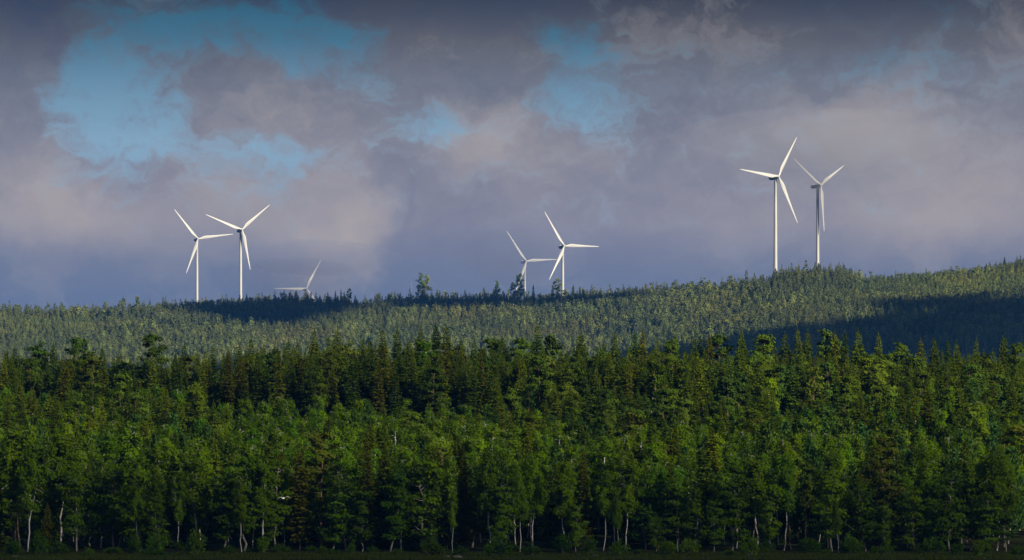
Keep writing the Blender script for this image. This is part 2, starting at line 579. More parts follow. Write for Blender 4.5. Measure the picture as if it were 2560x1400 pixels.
def make_spruce(seed, H=20.0, width=2.7, base=0.08, sparse=0.0, droop=0.32, step=0.50):
    rs = np.random.RandomState(seed)
    tr, cr = MB(), MB()
    t, p = wobble(rs, H, 8, 0.04)
    tr.tube(p, 0.20 * (H / 20) * (1 - t * 0.93), 6)
    z = base * H
    A, B, Cc = [], [], []
    gapk = rs.uniform(0, 6.28)
    while z < H - 0.25:
        q = z / H
        prof = min((1 - q) ** 0.74, (1 - q) * 2.6 + .012) * min(1, .62 + (q - base) * 2.2)
        L0 = width * prof * (1 + .16 * math.sin(z * 2.1 + gapk))
        nb = 7 if q < .85 else 5
        a0 = rs.uniform(0, 6.28)
        for k in range(nb):
            if rs.rand() < sparse * (1.2 - q):
                if rs.rand() < .7:
                    a = a0 + k * 6.283 / nb
                    L = L0 * .7
                    s = np.linspace(0, 1, 4)
                    pts = at(p, t, q) + np.stack([np.cos(a) * L * s, np.sin(a) * L * s, -L * .3 * s + L * .2 * s * s], -1)
                    tr.tube(pts, .03 * (1 - .7 * s), 3, False)
                continue
            a = a0 + k * 6.283 / nb + rs.normal(0, .18)
            L = L0 * rs.uniform(.55, 1.22) + .10
            h = np.array([math.cos(a), math.sin(a), 0])
            pr = np.array([-math.sin(a), math.cos(a), 0])
            dr = droop * (1.15 - q) + rs.normal(0, .05) - (q > .8) * .45
            s = np.linspace(0, 1, 5)
            b0 = at(p, t, q)
            cur = lambda u: b0 + h * L * u + np.array([0, 0, L * (-dr * 1.5 * u + dr * 1.0 * u * u)])
            if L > .8:
                tr.tube(np.array([cur(u) for u in s]), .03 * (1 - .75 * s), 3, False)
            ns = max(2, int(L / .24))
            for u in np.linspace(.12, 1, ns):
                c = cur(u)
                w_ = (.42 + .34 * (1 - u)) * (0.5 + 0.5 * min(1, L / 1.6)) * (.42 + .58 * min(1, (1 - q) * 7))
                for sd in (-1, 1):
                    ax = unit(h * rs.uniform(.5, 1.0) + pr * sd * rs.uniform(.6, 1.1) + np.array([0, 0, rs.uniform(-.6, .05)]))
                    A.append(ax * w_ * rs.uniform(.7, 1.1))
                    bx = unit(np.cross(ax, rs.normal(size=3) * .7 + np.array([0, 0, 1.0])))
                    B.append(bx * w_ * .36)
                    Cc.append(c + ax * w_ * .7 + rs.normal(0, .04, 3))
                # hanging twigs
                if u > .2:
                    ax = unit(np.array([rs.normal(0, .3), rs.normal(0, .3), -1.0]))
                    A.append(ax * .17)
                    B.append(unit(np.cross(ax, pr)) * .13)
                    Cc.append(c + ax * .18)
        z += step * rs.uniform(.8, 1.2) * (1.0 if q < .8 else .72)
    # leader
    for k in range(7):
        A.append(np.array([rs.normal(0, .03), rs.normal(0, .03), .42]))
        B.append(np.array([math.cos(k), math.sin(k), 0]) * .09)
        Cc.append(p[-1] - np.array([0, 0, .12 * k - .2]))
    cr.cards(Cc, A, B)
    return tr, cr


def make_pine(seed, H=19.0, width=2.7, base=0.45, flat=0.5, nb=34):
    """old scots pine: bare trunk, plates of needle tufts"""
    rs = np.random.RandomState(seed)
    tr, cr = MB(), MB()
    t, p = wobble(rs, H * .97, 10, 0.13)
    tr.tube(p, 0.21 * (H / 19) * (1 - t * 0.82), 6)
    C = []
    for i in range(nb):
        q = base + (1 - base) * ((i + rs.uniform(0, 1)) / nb) ** .9
        b0 = at(p, t, min(q, 1))
        rel = (q - base) / (1 - base)
        L = width * (math.sin(min(1, rel * .72 + .26) * math.pi) ** .7) * rs.uniform(.45, 1.15) + .3
        a = rs.uniform(0, 6.28)
        s = np.linspace(0, 1, 5)
        upk = rs.uniform(-.05, .35) + rel * .35
        pts = b0 + np.stack([np.cos(a) * L * s, np.sin(a) * L * s, L * upk * s ** 1.2], -1)
        pts[1:] += np.cumsum(rs.normal(0, .07, (4, 3)), 0)
        tr.tube(pts, .06 * (1 - .8 * s) * (1.2 - .5 * rel), 3, False)
        for u in np.concatenate([rs.uniform(.45, 1.0, max(2, int(L * 2.6))), [1.0]]):
            c = at(pts, s, u) + rs.normal(0, .18, 3) + np.array([0, 0, .12])
            m = rs.randint(16, 26)
            C.append(c + rs.normal(0, 1, (m, 3)) * np.array([.34, .34, .30 * (1 - flat)]))
    C.append(p[-1] + rs.normal(0, 1, (60, 3)) * np.array([.4, .4, .25]))
    # a few dead stubs below the crown
    for k in range(6):
        q = rs.uniform(base * .5, base)
        b0 = at(p, t, q)
        a = rs.uniform(0, 6.28)
        L = rs.uniform(.5, 1.5)
        tr.tube([b0, b0 + np.array([math.cos(a) * L, math.sin(a) * L, rs.uniform(-.4, .2)])], [.035, .012], 3, False)
    C = np.concatenate(C)
    O = C * np.array([1, 1, 0]) + np.array([0, 0, 1.4])
    cr.cards(*rcards(rs, C, .50, .5, 0, out=O))
    return tr, cr


def make_young_pine(seed, H=10.0, width=1.9):
    """full, fluffy young pine with upward candles"""
    rs = np.random.RandomState(seed)
    tr, cr = MB(), MB()
    t, p = wobble(rs, H, 8, 0.05)
    tr.tube(p, 0.11 * (1 - t * .85), 5)
    Cc, A, B = [], [], []
    z = H * .12
    while z < H:
        q = z / H
        L0 = width * (1 - q) ** .6 * min(1, .7 + q)
        for k in range(6):
            a = rs.uniform(0, 6.28)
            L = L0 * rs.uniform(.7, 1.1) + .1
            b0 = at(p, t, q)
            h = np.array([math.cos(a), math.sin(a), 0])
            for u in np.linspace(.25, 1, max(2, int(L / .3))):
                c = b0 + h * L * u + np.array([0, 0, L * .45 * u * u])
                for j in range(5):
                    ax = unit(h * rs.uniform(0, 1.0) + np.array([rs.normal(0, .5), rs.normal(0, .5), rs.uniform(.3, 1.2)]))
                    sz = rs.uniform(.18, .30)
                    A.append(ax * sz)
                    B.append(unit(np.cross(ax, rs.normal(size=3))) * sz * .42)
                    Cc.append(c + rs.normal(0, .11, 3) + ax * .1)
            # candle
            A.append(np.array([0, 0, .22]))
            B.append(unit(rs.normal(size=3)) * .05)
            Cc.append(b0 + h * L + np.array([0, 0, L * .45 + .2]))
        z += rs.uniform(.34, .52)
    for k in range(5):
        A.append(np.array([0, 0, .28]))
        B.append(np.array([math.cos(k), math.sin(k), 0]) * .07)
        Cc.append(p[-1] + np.array([0, 0, .1 - .12 * k]))
    cr.cards(Cc, A, B)
    return tr, cr


def make_snag(seed, H=12):
    rs = np.random.RandomState(seed)
    tr, cr = MB(), MB()
    t, p = wobble(rs, H, 8, .1)
    tr.tube(p, .20 * (1 - t * .7), 6)
    for k in range(12):
        q = rs.uniform(.4, .97)
        b0 = at(p, t, q)
        a = rs.uniform(0, 6.28)
        L = rs.uniform(.8, 2.4) * (1.2 - q)
        cr.tube([at(p, t, q), b0 + np.array([math.cos(a) * L * .6, math.sin(a) * L * .6, L * .35]), b0 + np.array([math.cos(a) * L, math.sin(a) * L, L * .2])], [.07, .05, .02], 4, False)
    return tr, cr


def make_bush(seed, w_=1.5, h_=1.7):
    rs = np.random.RandomState(seed)
    st, cr = MB(), MB()
    C = []
    for k in range(16):
        a = rs.uniform(0, 6.28)
        r = rs.uniform(0, 1) ** .6 * w_
        top = np.array([math.cos(a) * r, math.sin(a) * r, h_ * rs.uniform(.5, 1.1) * (1.15 - .5 * r / w_)])
        st.tube([np.array([top[0] * .15, top[1] * .15, 0]), top * np.array([.55, .55, .6]), top], [.03, .02, .01], 3, False)
        for j in range(5):
            c = top * rs.uniform(.5, 1.05)
            C.append(c + rs.normal(0, 1, (14, 3)) * np.array([.26, .26, .2]))
    C = np.concatenate(C)
    C[:, 2] = np.abs(C[:, 2])
    cr.cards(*rcards(rs, C, .26, .6))
    return st, cr


def finish(pair, nm, trunk_m, leaf_m):
    return (pair[0].mesh(nm + '_trunk', M[trunk_m]), pair[1].mesh(nm + '_crown', M[leaf_m]))


PROTO = {
    'birch': [(finish(make_birch(10 + i, 13, wd, bs, wp, lf), 'birch', 'birch_bark', 'birch_leaf'), 13.0) for i, (wd, bs, wp, lf) in enumerate(
        [(1.60, .18, .30, .29), (1.85, .20, .42, .29), (1.40, .16, .25, .29), (1.75, .22, .36, .30), (1.55, .16, .45, .29), (2.05, .20, .30, .30)])],
    'tallbirch': [(finish(make_birch(40 + i, 14, wd, bs, wp, .31, wig=.14, forks=fk, r0=.10), 'birch', 'birch_bark', 'birch_leaf'), 14.0) for i, (wd, bs, wp, fk) in enumerate(
        [(1.6, .42, .35, 0), (1.9, .46, .6, 0), (1.4, .38, .3, 1), (1.9, .44, .45, 1), (1.6, .50, .5, 0)])],
    'broad': [(finish(make_broad(60 + i, 11, wd), 'broadleaf', 'grey_bark', 'broad_leaf'), 11.0) for i, wd in enumerate([1.9, 2.3, 1.7, 2.1, 2.5])],
    'spruce': [(finish(make_spruce(80 + i, 20, wd, bs, sp, dr), 'spruce', 'spruce_bark', 'spruce_leaf'), 20.0) for i, (wd, bs, sp, dr) in enumerate(
        [(2.5, .06, .05, .36), (2.8, .10, .12, .44), (2.2, .05, 0.0, .32), (3.0, .12, .28, .48), (2.4, .08, .45, .42), (2.6, .04, .10, .36)])],
    'slimspruce': [(finish(make_spruce(100 + i, 12, wd, .04, .03, .22, .36), 'spruce', 'spruce_bark', 'spruce_leaf'), 12.0) for i, wd in enumerate([1.9, 1.6, 2.2])],
    'pine': [(finish(make_pine(120 + i, 19, wd, bs, fl, nb), 'pine', 'pine_bark', 'pine_leaf'), 19.0) for i, (wd, bs, fl, nb) in enumerate(
        [(2.7, .34, .45, 44), (3.1, .45, .6, 34), (2.4, .28, .4, 48), (2.9, .38, .5, 42), (2.5, .5, .55, 30)])],
    'ridgepine': [(finish(make_pine(200 + i, 19, wd, bs, fl, nb), 'pine', 'pine_bark', 'pine_leaf'), 19.0) for i, (wd, bs, fl, nb) in enumerate(
        [(2.7, .38, .3, 30), (2.6, .28, .3, 32), (2.6, .55, .35, 24), (2.8, .22, .25, 38)])],
    'youngpine': [(finish(make_young_pine(140 + i, 10, wd), 'pine', 'pine_bark', 'pine_leaf'), 10.0) for i, wd in enumerate([1.9, 1.6, 2.2, 1.8])],
    'snag': [(finish(make_snag(160 + i, 12), 'snag', 'dead_wood', 'dead_wood'), 12.0) for i in range(2)],
}
BUSH = [(make_bush(170 + i)) for i in range(4)]
BUSH = [(a.mesh('bush_stems', M['grey_bark']), b.mesh('bush_leaves', M['broad_leaf'])) for a, b in BUSH]

NAME = {'birch': 'birch_tree', 'tallbirch': 'birch_tree', 'broad': 'broadleaf_tree', 'spruce': 'spruce_tree', 'slimspruce': 'spruce_tree', 'pine': 'pine_tree', 'ridgepine': 'pine_tree', 'youngpine': 'pine_tree', 'snag': 'dead_tree'}

# ------------------------------------------------------------------ planting plan of the near forest
rng = random.Random(7)
plan = []        # dict(kind, var, x, y, H, rot, tint, belt, wx)


def XY(px, d):
    return ((px - 1280.0) / F * d, d)


def plant(kind, x, y, H, tint, belt, var=None, wx=1.0, dist=0.0, rot=None, z=None):
    var = rng.randrange(len(PROTO[kind])) if var is None else var % len(PROTO[kind])
    zz = float(ground(x, y)) - 0.15 if z is None else z
    plan.append(dict(kind=kind, var=var, x=x, y=y, z=zz, H=H, tint=tint, belt=belt, wx=wx, rot=rng.uniform(0, 6.28) if rot is None else rot))


def top_plant(kind, px, ytop, d, tint, belt, var=None, wx=1.0, rot=None):
    """tree at photo column px, distance d, as tall as the photo shows"""
    x, y = XY(px, d)
    g = float(ground(x, y)) - 0.15
    H = CZ + d * (YH - ytop) / F - g
    plant(kind, x, y, H, tint, belt, var, wx, rot=rot, z=g)


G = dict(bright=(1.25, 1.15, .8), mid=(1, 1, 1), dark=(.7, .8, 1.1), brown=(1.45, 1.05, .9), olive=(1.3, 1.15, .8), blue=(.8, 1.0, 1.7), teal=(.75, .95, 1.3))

# crest stand: trees the photo lets one tell apart
crest = [('spruce', 30, 868, 'dark', 715), ('pine', 85, 862, 'dark', 722), ('spruce', 130, 858, 'dark', 712), ('pine', 195, 843, 'dark', 712), ('pine', 372, 834, 'mid', 705), ('spruce', 247, 868, 'dark', 725),
         ('spruce', 455, 862, 'dark', 722), ('spruce', 532, 866, 'teal', 722), ('spruce', 622, 846, 'mid', 712), ('spruce', 600, 862, 'dark', 705), ('spruce', 660, 866, 'brown', 700), ('spruce', 718, 852, 'dark', 700), ('spruce', 743, 858, 'mid', 706),
         ('spruce', 785, 824, 'olive', 700), ('spruce', 822, 845, 'olive', 696), ('spruce', 845, 824, 'olive', 704), ('pine', 862, 862, 'brown', 692), ('spruce', 893, 846, 'mid', 702), ('spruce', 924, 850, 'dark', 698),
         ('spruce', 960, 822, 'olive', 696), ('spruce', 992, 821, 'dark', 700), ('spruce', 1022, 848, 'mid', 704), ('spruce', 1046, 818, 'olive', 706), ('spruce', 1096, 812, 'dark', 692), ('spruce', 1119, 815, 'olive', 700),
         ('birch', 1050, 850, 'dark', 688), ('spruce', 1148, 848, 'mid', 702), ('spruce', 1190, 852, 'dark', 704), ('pine', 1232, 846, 'mid', 706), ('spruce', 1262, 842, 'mid', 702), ('pine', 1300, 846, 'mid', 702), ('spruce', 1340, 812, 'teal', 716),
         ('pine', 1372, 840, 'mid', 703), ('spruce', 1447, 836, 'mid', 705), ('spruce', 1465, 834, 'dark', 712), ('spruce', 1512, 856, 'brown', 704), ('spruce', 1535, 838, 'mid', 706), ('spruce', 1574, 832, 'teal', 710), ('spruce', 1613, 829, 'brown', 696), ('spruce', 1640, 848, 'olive', 700),
         ('pine', 1670, 850, 'mid', 703), ('spruce', 1696, 840, 'mid', 708), ('spruce', 1722, 844, 'mid', 700), ('spruce', 1745, 842, 'dark', 704), ('pine', 1795, 836, 'mid', 706), ('spruce', 1762, 840, 'brown', 702),
         ('spruce', 1850, 842, 'mid', 700), ('spruce', 1868, 828, 'mid', 704), ('pine', 1910, 836, 'bright', 704), ('spruce', 1960, 834, 'mid', 710), ('spruce', 1998, 824, 'olive', 704), ('spruce', 2018, 828, 'mid', 700),
         ('pine', 2055, 828, 'mid', 704), ('spruce', 2097, 832, 'brown', 702), ('spruce', 2112, 832, 'dark', 708), ('spruce', 2150, 826, 'mid', 700), ('spruce', 2198, 838, 'bright', 700), ('pine', 2254, 860, 'bright', 704),
         ('spruce', 2300, 848, 'brown', 700), ('spruce', 2340, 848, 'bright', 702), ('spruce', 2367, 852, 'dark', 705), ('spruce', 2384, 855, 'bright', 698), ('spruce', 2445, 850, 'mid', 704), ('spruce', 2503, 846, 'bright', 702),
         ('spruce', 2526, 840, 'dark', 712), ('pine', 2552, 858, 'bright', 702)]
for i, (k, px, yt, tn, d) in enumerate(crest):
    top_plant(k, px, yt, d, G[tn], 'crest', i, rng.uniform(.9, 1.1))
# front edge of the forest
front = [('tallbirch', 70, 1110, 'mid', 455, 3, 1.0), ('tallbirch', 150, 1085, 'bright', 461, 1, 1.5), ('tallbirch', 40, 1075, 'olive', 466, 3, 1.1), ('broad', 192, 1180, 'mid', 456, 0, .9), ('slimspruce', 120, 1260, 'brown', 457, 0, 1.0), ('broad', 285, 1165, 'mid', 459, 1, 1.1),
         ('broad', 350, 1135, 'bright', 457, 2, 1.1), ('tallbirch', 338, 1180, 'mid', 454, 4, .9), ('tallbirch', 310, 1060, 'mid', 475, 4, 1.1), ('broad', 385, 1240, 'mid', 453, 3, .8), ('tallbirch', 443, 1190, 'mid', 456, 2, .8), ('birch', 490, 1096, 'bright', 466, 1, 1.15),
         ('tallbirch', 493, 1150, 'olive', 459, 3, 1.2), ('broad', 560, 1185, 'mid', 456, 4, 1.0), ('broad', 610, 1145, 'mid', 456, 0, 1.1), ('tallbirch', 605, 1200, 'bright', 453, 0, .9), ('slimspruce', 668, 1095, 'mid', 470, 1, 1.1), ('broad', 690, 1150, 'olive', 459, 1, .9),
         ('spruce', 750, 1112, 'brown', 459, 3, 1.05), ('pine', 802, 1080, 'brown', 462, 3, 1.05), ('broad', 865, 1145, 'mid', 457, 2, 1.0), ('spruce', 919, 1096, 'brown', 458, 4, .85), ('slimspruce', 965, 1118, 'olive', 462, 2, .9), ('broad', 905, 1230, 'mid', 455, 0, .9), ('tallbirch', 1003, 1135, 'teal', 457, 2, .9),
         ('broad', 1058, 1146, 'bright', 455, 1, 1.1), ('broad', 975, 1175, 'dark', 454, 4, .9), ('spruce', 1157, 1124, 'brown', 460, 1, .9), ('tallbirch', 1131, 1220, 'olive', 452, 0, .6), ('broad', 1180, 1160, 'mid', 463, 2, 1.0), ('tallbirch', 1225, 1130, 'mid', 456, 3, 1.0), ('broad', 1255, 1190, 'mid', 454, 0, .9),
         ('tallbirch', 1300, 1185, 'mid', 455, 1, .9), ('tallbirch', 1335, 1140, 'mid', 458, 4, 1.0), ('tallbirch', 1405, 1155, 'olive', 455, 0, 1.1), ('spruce', 1462, 1122, 'brown', 459, 4, .8), ('broad', 1440, 1260, 'bright', 453, 1, .9), ('tallbirch', 1508, 1182, 'mid', 457, 4, .8), ('tallbirch', 1561, 1135, 'olive', 456, 2, 1.0),
         ('tallbirch', 1545, 1228, 'mid', 453, 1, .7), ('broad', 1615, 1185, 'dark', 459, 3, 1.0), ('broad', 1640, 1290, 'bright', 453, 4, .9), ('broad', 1695, 1195, 'mid', 456, 0, 1.1), ('broad', 1735, 1212, 'olive', 454, 2, .9), ('broad', 1830, 1160, 'mid', 456, 3, 1.0), ('broad', 1785, 1250, 'mid', 454, 1, .8),
         ('tallbirch', 1893, 1152, 'olive', 458, 3, 1.2), ('broad', 1925, 1215, 'bright', 455, 0, .9), ('pine', 2015, 1155, 'olive', 462, 1, .9), ('broad', 2080, 1170, 'bright', 456, 2, 1.15), ('tallbirch', 2097, 1250, 'mid', 452, 0, .7), ('spruce', 2143, 1168, 'olive', 458, 0, .8), ('broad', 2165, 1205, 'mid', 455, 4, .9),
         ('pine', 2212, 1092, 'brown', 461, 0, 1.15), ('broad', 2215, 1260, 'bright', 453, 1, .8), ('birch', 2325, 1102, 'bright', 465, 4, 1.15), ('broad', 2285, 1215, 'olive', 455, 3, 1.0), ('broad', 2335, 1190, 'mid', 456, 4, 1.1), ('broad', 2375, 1180, 'mid', 454, 1, 1.0), ('broad', 2425, 1195, 'olive', 457, 0, 1.1),
         ('birch', 2405, 1145, 'olive', 466, 3, 1.2), ('tallbirch', 2492, 1130, 'olive', 457, 1, 1.3), ('broad', 2470, 1230, 'mid', 454, 3, 1.1), ('broad', 2515, 1245, 'mid', 455, 2, 1.0)]
for k, px, yt, tn, d, v, wx in front:
    top_plant(k, px, yt, d, G[tn], 'front', v, wx)


def jit_grid(y0, y1, sp, marg=60):
    out = []
    y = y0
    row = 0
    while y < y1:
        half = 1280.0 / F * y + marg * y / F
        x = -half + (row % 2) * sp / 2
        while x < half:
            out.append((x + rng.uniform(-.38, .38) * sp, y + rng.uniform(-.38, .38) * sp))
            x += sp
        y += sp * .87
        row += 1
    return out


def tintv(base, s=.18):
    b = rng.uniform(1 - s, 1 + s)
    h = rng.uniform(-.12, .12)
    return (base[0] * b * (1 + h), base[1] * b, base[2] * b * (1 - h))


fixed = [(t['x'], t['y']) for t in plan]


def near_fixed(x, y, r):
    return any((x - a) ** 2 + (y - b) ** 2 < r * r for a, b in fixed)


# filling the front edge
for x, y in jit_grid(457, 474, 5.2):
    px = x / y * F + 1280
    if near_fixed(x, y, 2.2) or (2530 < px < 2620):
        continue
    u = rng.random()
    if u < .30:
        plant('tallbirch', x, y, rng.uniform(9.5, 13), tintv(G['mid']), 'front')
    elif u < .50:
        plant('broad', x, y, rng.uniform(7, 11.5), tintv(G['mid']), 'front')
    elif u < .76:
        plant('slimspruce', x, y, rng.uniform(8, 13.5), tintv(G['mid']), 'front')
    elif u < .82:
        plant('pine', x, y, rng.uniform(10, 12.5), tintv(G['olive']), 'front')
# middle slope
for x, y in jit_grid(475, 640, 4.4):
    px = x / y * F + 1280
    if near_fixed(x, y, 2.0):
        continue
    n = float(vnoise(np.array(x), np.array(y), 16, 21))
    u = rng.random() + n * .35
    right = px > 1850
    hh = rng.uniform(8.0, 13.5) * (1.0 + .12 * float(vnoise(np.array(x), np.array(y), 25, 5)))
    if y > 585:
        hh *= .93
    pb = .55 if not right else .36
    if 1150 < px < 1900 and y > 560:
        pb = .42
    if (px < 540 or px > 1230) and y > 565 and rng.random() < .24:
        plant(rng.choice(['spruce', 'pine', 'spruce']), x, y, rng.uniform(13, 17.5), tintv(rng.choice([G['mid'], G['olive'], G['dark'], G['bright']])), 'slope')
        continue
    if u < pb:
        tn = G['bright'] if rng.random() < .55 else (G['mid'] if rng.random() < .7 else G['olive'])
        if rng.random() < .12:
            tn = G['teal']
        plant('birch', x, y, hh * rng.uniform(.9, 1.08), tintv(tn), 'slope')
    elif u < pb + .27:
        plant('slimspruce', x, y, hh * rng.uniform(.85, 1.15), tintv(rng.choice([G['mid'], G['olive'], G['dark'], G['bright']])), 'slope')
    elif u < pb + .29 and y < 600:
        plant('pine', x, y, hh * 1.15, tintv(rng.choice([G['brown'], G['olive']])), 'slope', wx=1.3)
    else:
        plant('youngpine', x, y, hh * rng.uniform(.85, 1.08), tintv(rng.choice([G['blue'], G['blue'], G['mid'], G['teal']])), 'slope')
# crest stand
for x, y in jit_grid(644, 735, 4.7):
    px = x / y * F + 1280
    if near_fixed(x, y, 2.6):
        continue
    if px < 560 and y < 680:
        if rng.random() < .8:
            plant(rng.choice(['birch', 'youngpine', 'slimspruce']), x, y, rng.uniform(10, 14), tintv(rng.choice([G['teal'], G['mid'], G['dark']])), 'crest')
        continue
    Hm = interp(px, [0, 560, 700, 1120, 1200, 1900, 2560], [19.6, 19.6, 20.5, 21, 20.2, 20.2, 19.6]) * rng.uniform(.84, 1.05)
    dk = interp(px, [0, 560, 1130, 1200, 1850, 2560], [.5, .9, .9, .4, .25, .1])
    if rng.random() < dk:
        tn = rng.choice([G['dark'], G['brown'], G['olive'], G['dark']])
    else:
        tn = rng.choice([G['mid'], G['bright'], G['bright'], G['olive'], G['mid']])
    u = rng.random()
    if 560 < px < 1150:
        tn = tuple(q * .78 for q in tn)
    ps = .80 if 540 < px < 1180 else .75
    if u < ps:
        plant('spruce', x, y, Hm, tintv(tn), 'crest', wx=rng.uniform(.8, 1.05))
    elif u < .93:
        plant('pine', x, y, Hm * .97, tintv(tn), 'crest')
    else:
        plant('birch', x, y, Hm * .8, tintv(tn), 'crest')

# ------------------------------------------------------------------ which trees does the photo show? (nearest first, against a skyline buffer)
WID = {'birch': .36, 'tallbirch': .30, 'broad': .44, 'spruce': .24, 'slimspruce': .30, 'pine': .28, 'youngpine': .36, 'snag': .2}
order = sorted(plan, key=lambda t: t['y'])
buf = np.full(2560, 1400.0)
for t in order:
    px = t['x'] / t['y'] * F + 1280
    ppm = F / t['y']
    wpx = WID[t['kind']] * t['H'] * ppm * t['wx'] * .5
    ytop = YH - (t['z'] + t['H'] - CZ) * ppm
    cols = np.arange(int(px - wpx), int(px + wpx) + 1)
    cols = cols[(cols >= 0) & (cols < 2560)]
    t['px'], t['ytop'] = px, ytop
    if len(cols) == 0:
        t['area'] = 0
        continue
    yt = ytop + np.abs(cols - px) / max(wpx, 1) * t['H'] * ppm * (.55 if 'spruce' in t['kind'] else .3)
    t['area'] = float(np.maximum(0, buf[cols] - yt).sum())
    buf[cols] = np.minimum(buf[cols], yt + 6)

kinds = {}
for t in order:
    kinds.setdefault(NAME[t['kind']], []).append(t)
single = []
rest = []
for nm, lst in kinds.items():
    lst.sort(key=lambda t: -t['area'])
    for i, t in enumerate(lst):
        (single if (i < 300 and t['area'] > 150) else rest).append(t)

ORD = ['', 'second ', 'third ', 'fourth ', 'fifth ', 'sixth ', 'seventh ', 'eighth ', 'ninth ', 'tenth ', 'eleventh ', 'twelfth ', 'thirteenth ', 'fourteenth ', 'fifteenth ', 'sixteenth ', 'seventeenth ', 'eighteenth ', 'nineteenth ', 'twentieth ']
SECT = [(330, 'by the left edge'), (545, 'below the leftmost turbine'), (690, 'below the second turbine'), (950, 'below the half-hidden turbine'), (1230, 'in the centre-left'), (1500, 'below the middle turbine pair'),
        (1840, 'right of the middle turbines'), (1990, 'below the tallest turbine'), (2200, 'below the rightmost turbine'), (9999, 'by the right edge')]
ADJ = {'birch': 'leafy birch', 'tallbirch': 'pale-trunked birch', 'broad': 'layered broadleaf tree', 'spruce': 'tall pointed spruce', 'slimspruce': 'slim spruce', 'pine': 'bare-trunked pine', 'youngpine': 'bushy pine'}
GROUPS = {'birch_tree': 'birches of the near forest', 'spruce_tree': 'spruces of the near forest', 'pine_tree': 'pines of the near forest', 'broadleaf_tree': 'broadleaf trees along the forest edge'}
CAT = {'birch_tree': 'birch tree', 'spruce_tree': 'spruce tree', 'pine_tree': 'pine tree', 'broadleaf_tree': 'broadleaf tree', 'dead_tree': 'dead tree'}


def tone(t):
    r, g, b = t['tint']
    if r > 1.4:
        return 'brownish'
    if b > 1.35:
        return 'blue-green'
    if r > 1.12:
        return 'light green' if 'birch' in t['kind'] or t['kind'] == 'broad' else 'olive'
    if r < .82:
        return 'dark'
    return 'green'


buckets = {}
for t in single:
    sec = next(s for lim, s in SECT if t['px'] < lim)
    if t['belt'] == 'front':
        belt = 'along the meadow'
    elif t['belt'] == 'crest':
        belt = 'on the crest'
    else:
        belt = 'low on the slope' if t['ytop'] > 1085 else ('halfway up the slope' if t['ytop'] > 1030 else 'high on the slope')
    buckets.setdefault((tone(t), t['kind'], belt, sec), []).append(t)
for (tn, k, belt, sec), lst in buckets.items():
    lst.sort(key=lambda t: t['px'])
    for i, t in enumerate(lst):
        o_ = ORD[i] if i < len(ORD) else 'far '
        pre = (('leftmost ' if len(lst) > 1 else '') if i == 0 else ('rightmost ' if i == len(lst) - 1 else o_))
        t['label'] = f"{pre}{tn} {ADJ[k]} {belt}, {sec}"


tilt = random.Random(3)


def place_tree(t, label, group, cat):
    pr, H0 = PROTO[t['kind']][t['var']]
    e = bpy.data.objects.new(NAME[t['kind']], None)
    COL.objects.link(e)
    e.empty_display_size = 1.0
    e.location = (t['x'], t['y'], t['z'])
    e.rotation_euler = (tilt.gauss(0, .022), tilt.gauss(0, .022), t['rot'])
    s = t['H'] / H0
    e.scale = (s * t['wx'], s * t['wx'], s)
    tag(e, label, cat, group)
    a = obj('trunk', pr[0], e)
    b = obj('branches' if t['kind'] == 'snag' else 'crown', pr[1], e)
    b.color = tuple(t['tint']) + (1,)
    return e


for t in single:
    nm = NAME[t['kind']]
    place_tree(t, t['label'], GROUPS[nm], CAT[nm])


# ------------------------------------------------------------------ scattered trees nobody could count, as one object each (geometry nodes on points)
def scatter(name, protos, pts, rot, scl, idx, label, cat):
    coll = bpy.data.collections.new(name + '_sources')
    for i, me in enumerate(protos):
        o = bpy.data.objects.new('%s_source_%02d' % (name, i), me)
        coll.objects.link(o)
    me = bpy.data.meshes.new(name)
    me.vertices.add(len(pts))
    me.vertices.foreach_set('co', np.asarray(pts, float).ravel())
    for nm, tp, dat in (('rot', 'FLOAT', rot), ('idx', 'INT', idx)):
        at_ = me.attributes.new(nm, tp, 'POINT')
        at_.data.foreach_set('value', np.asarray(dat, np.float32 if tp == 'FLOAT' else np.int32))
    at_ = me.attributes.new('scl', 'FLOAT_VECTOR', 'POINT')
    at_.data.foreach_set('vector', np.asarray(scl, np.float32).ravel())
    ob = obj(name, me)
    ng = bpy.data.node_groups.new(name, 'GeometryNodeTree')
    ng.interface.new_socket('Geometry', in_out='INPUT', socket_type='NodeSocketGeometry')
    ng.interface.new_socket('Geometry', in_out='OUTPUT', socket_type='NodeSocketGeometry')
    n = ng.nodes
    gi, go = n.new('NodeGroupInput'), n.new('NodeGroupOutput')
    ci = n.new('GeometryNodeCollectionInfo')
    ci.inputs['Collection'].default_value = coll
    ci.inputs['Separate Children'].default_value = True
    ci.inputs['Reset Children'].default_value = True
    ip = n.new('GeometryNodeInstanceOnPoints')
    ip.inputs['Pick Instance'].default_value = True

    def attr(nm, dt):
        a = n.new('GeometryNodeInputNamedAttribute')
        a.data_type = dt
        a.inputs['Name'].default_value = nm
        return next(s for s in a.outputs if s.enabled and s.name == 'Attribute')
    cx = n.new('ShaderNodeCombineXYZ')
    ng.links.new(attr('rot', 'FLOAT'), cx.inputs[2])
    e2r = n.new('FunctionNodeEulerToRotation')
    ng.links.new(cx.outputs[0], e2r.inputs[0])
    ng.links.new(gi.outputs[0], ip.inputs['Points'])
    ng.links.new(ci.outputs[0], ip.inputs['Instance'])
    ng.links.new(attr('idx', 'INT'), ip.inputs['Instance Index'])
    ng.links.new(e2r.outputs[0], ip.inputs['Rotation'])
    ng.links.new(attr('scl', 'FLOAT_VECTOR'), ip.inputs['Scale'])
    ng.links.new(ip.outputs[0], go.inputs[0])
    md = ob.modifiers.new('scatter', 'NODES')
    md.node_group = ng
    tag(ob, label, cat, kind='stuff')
    return ob


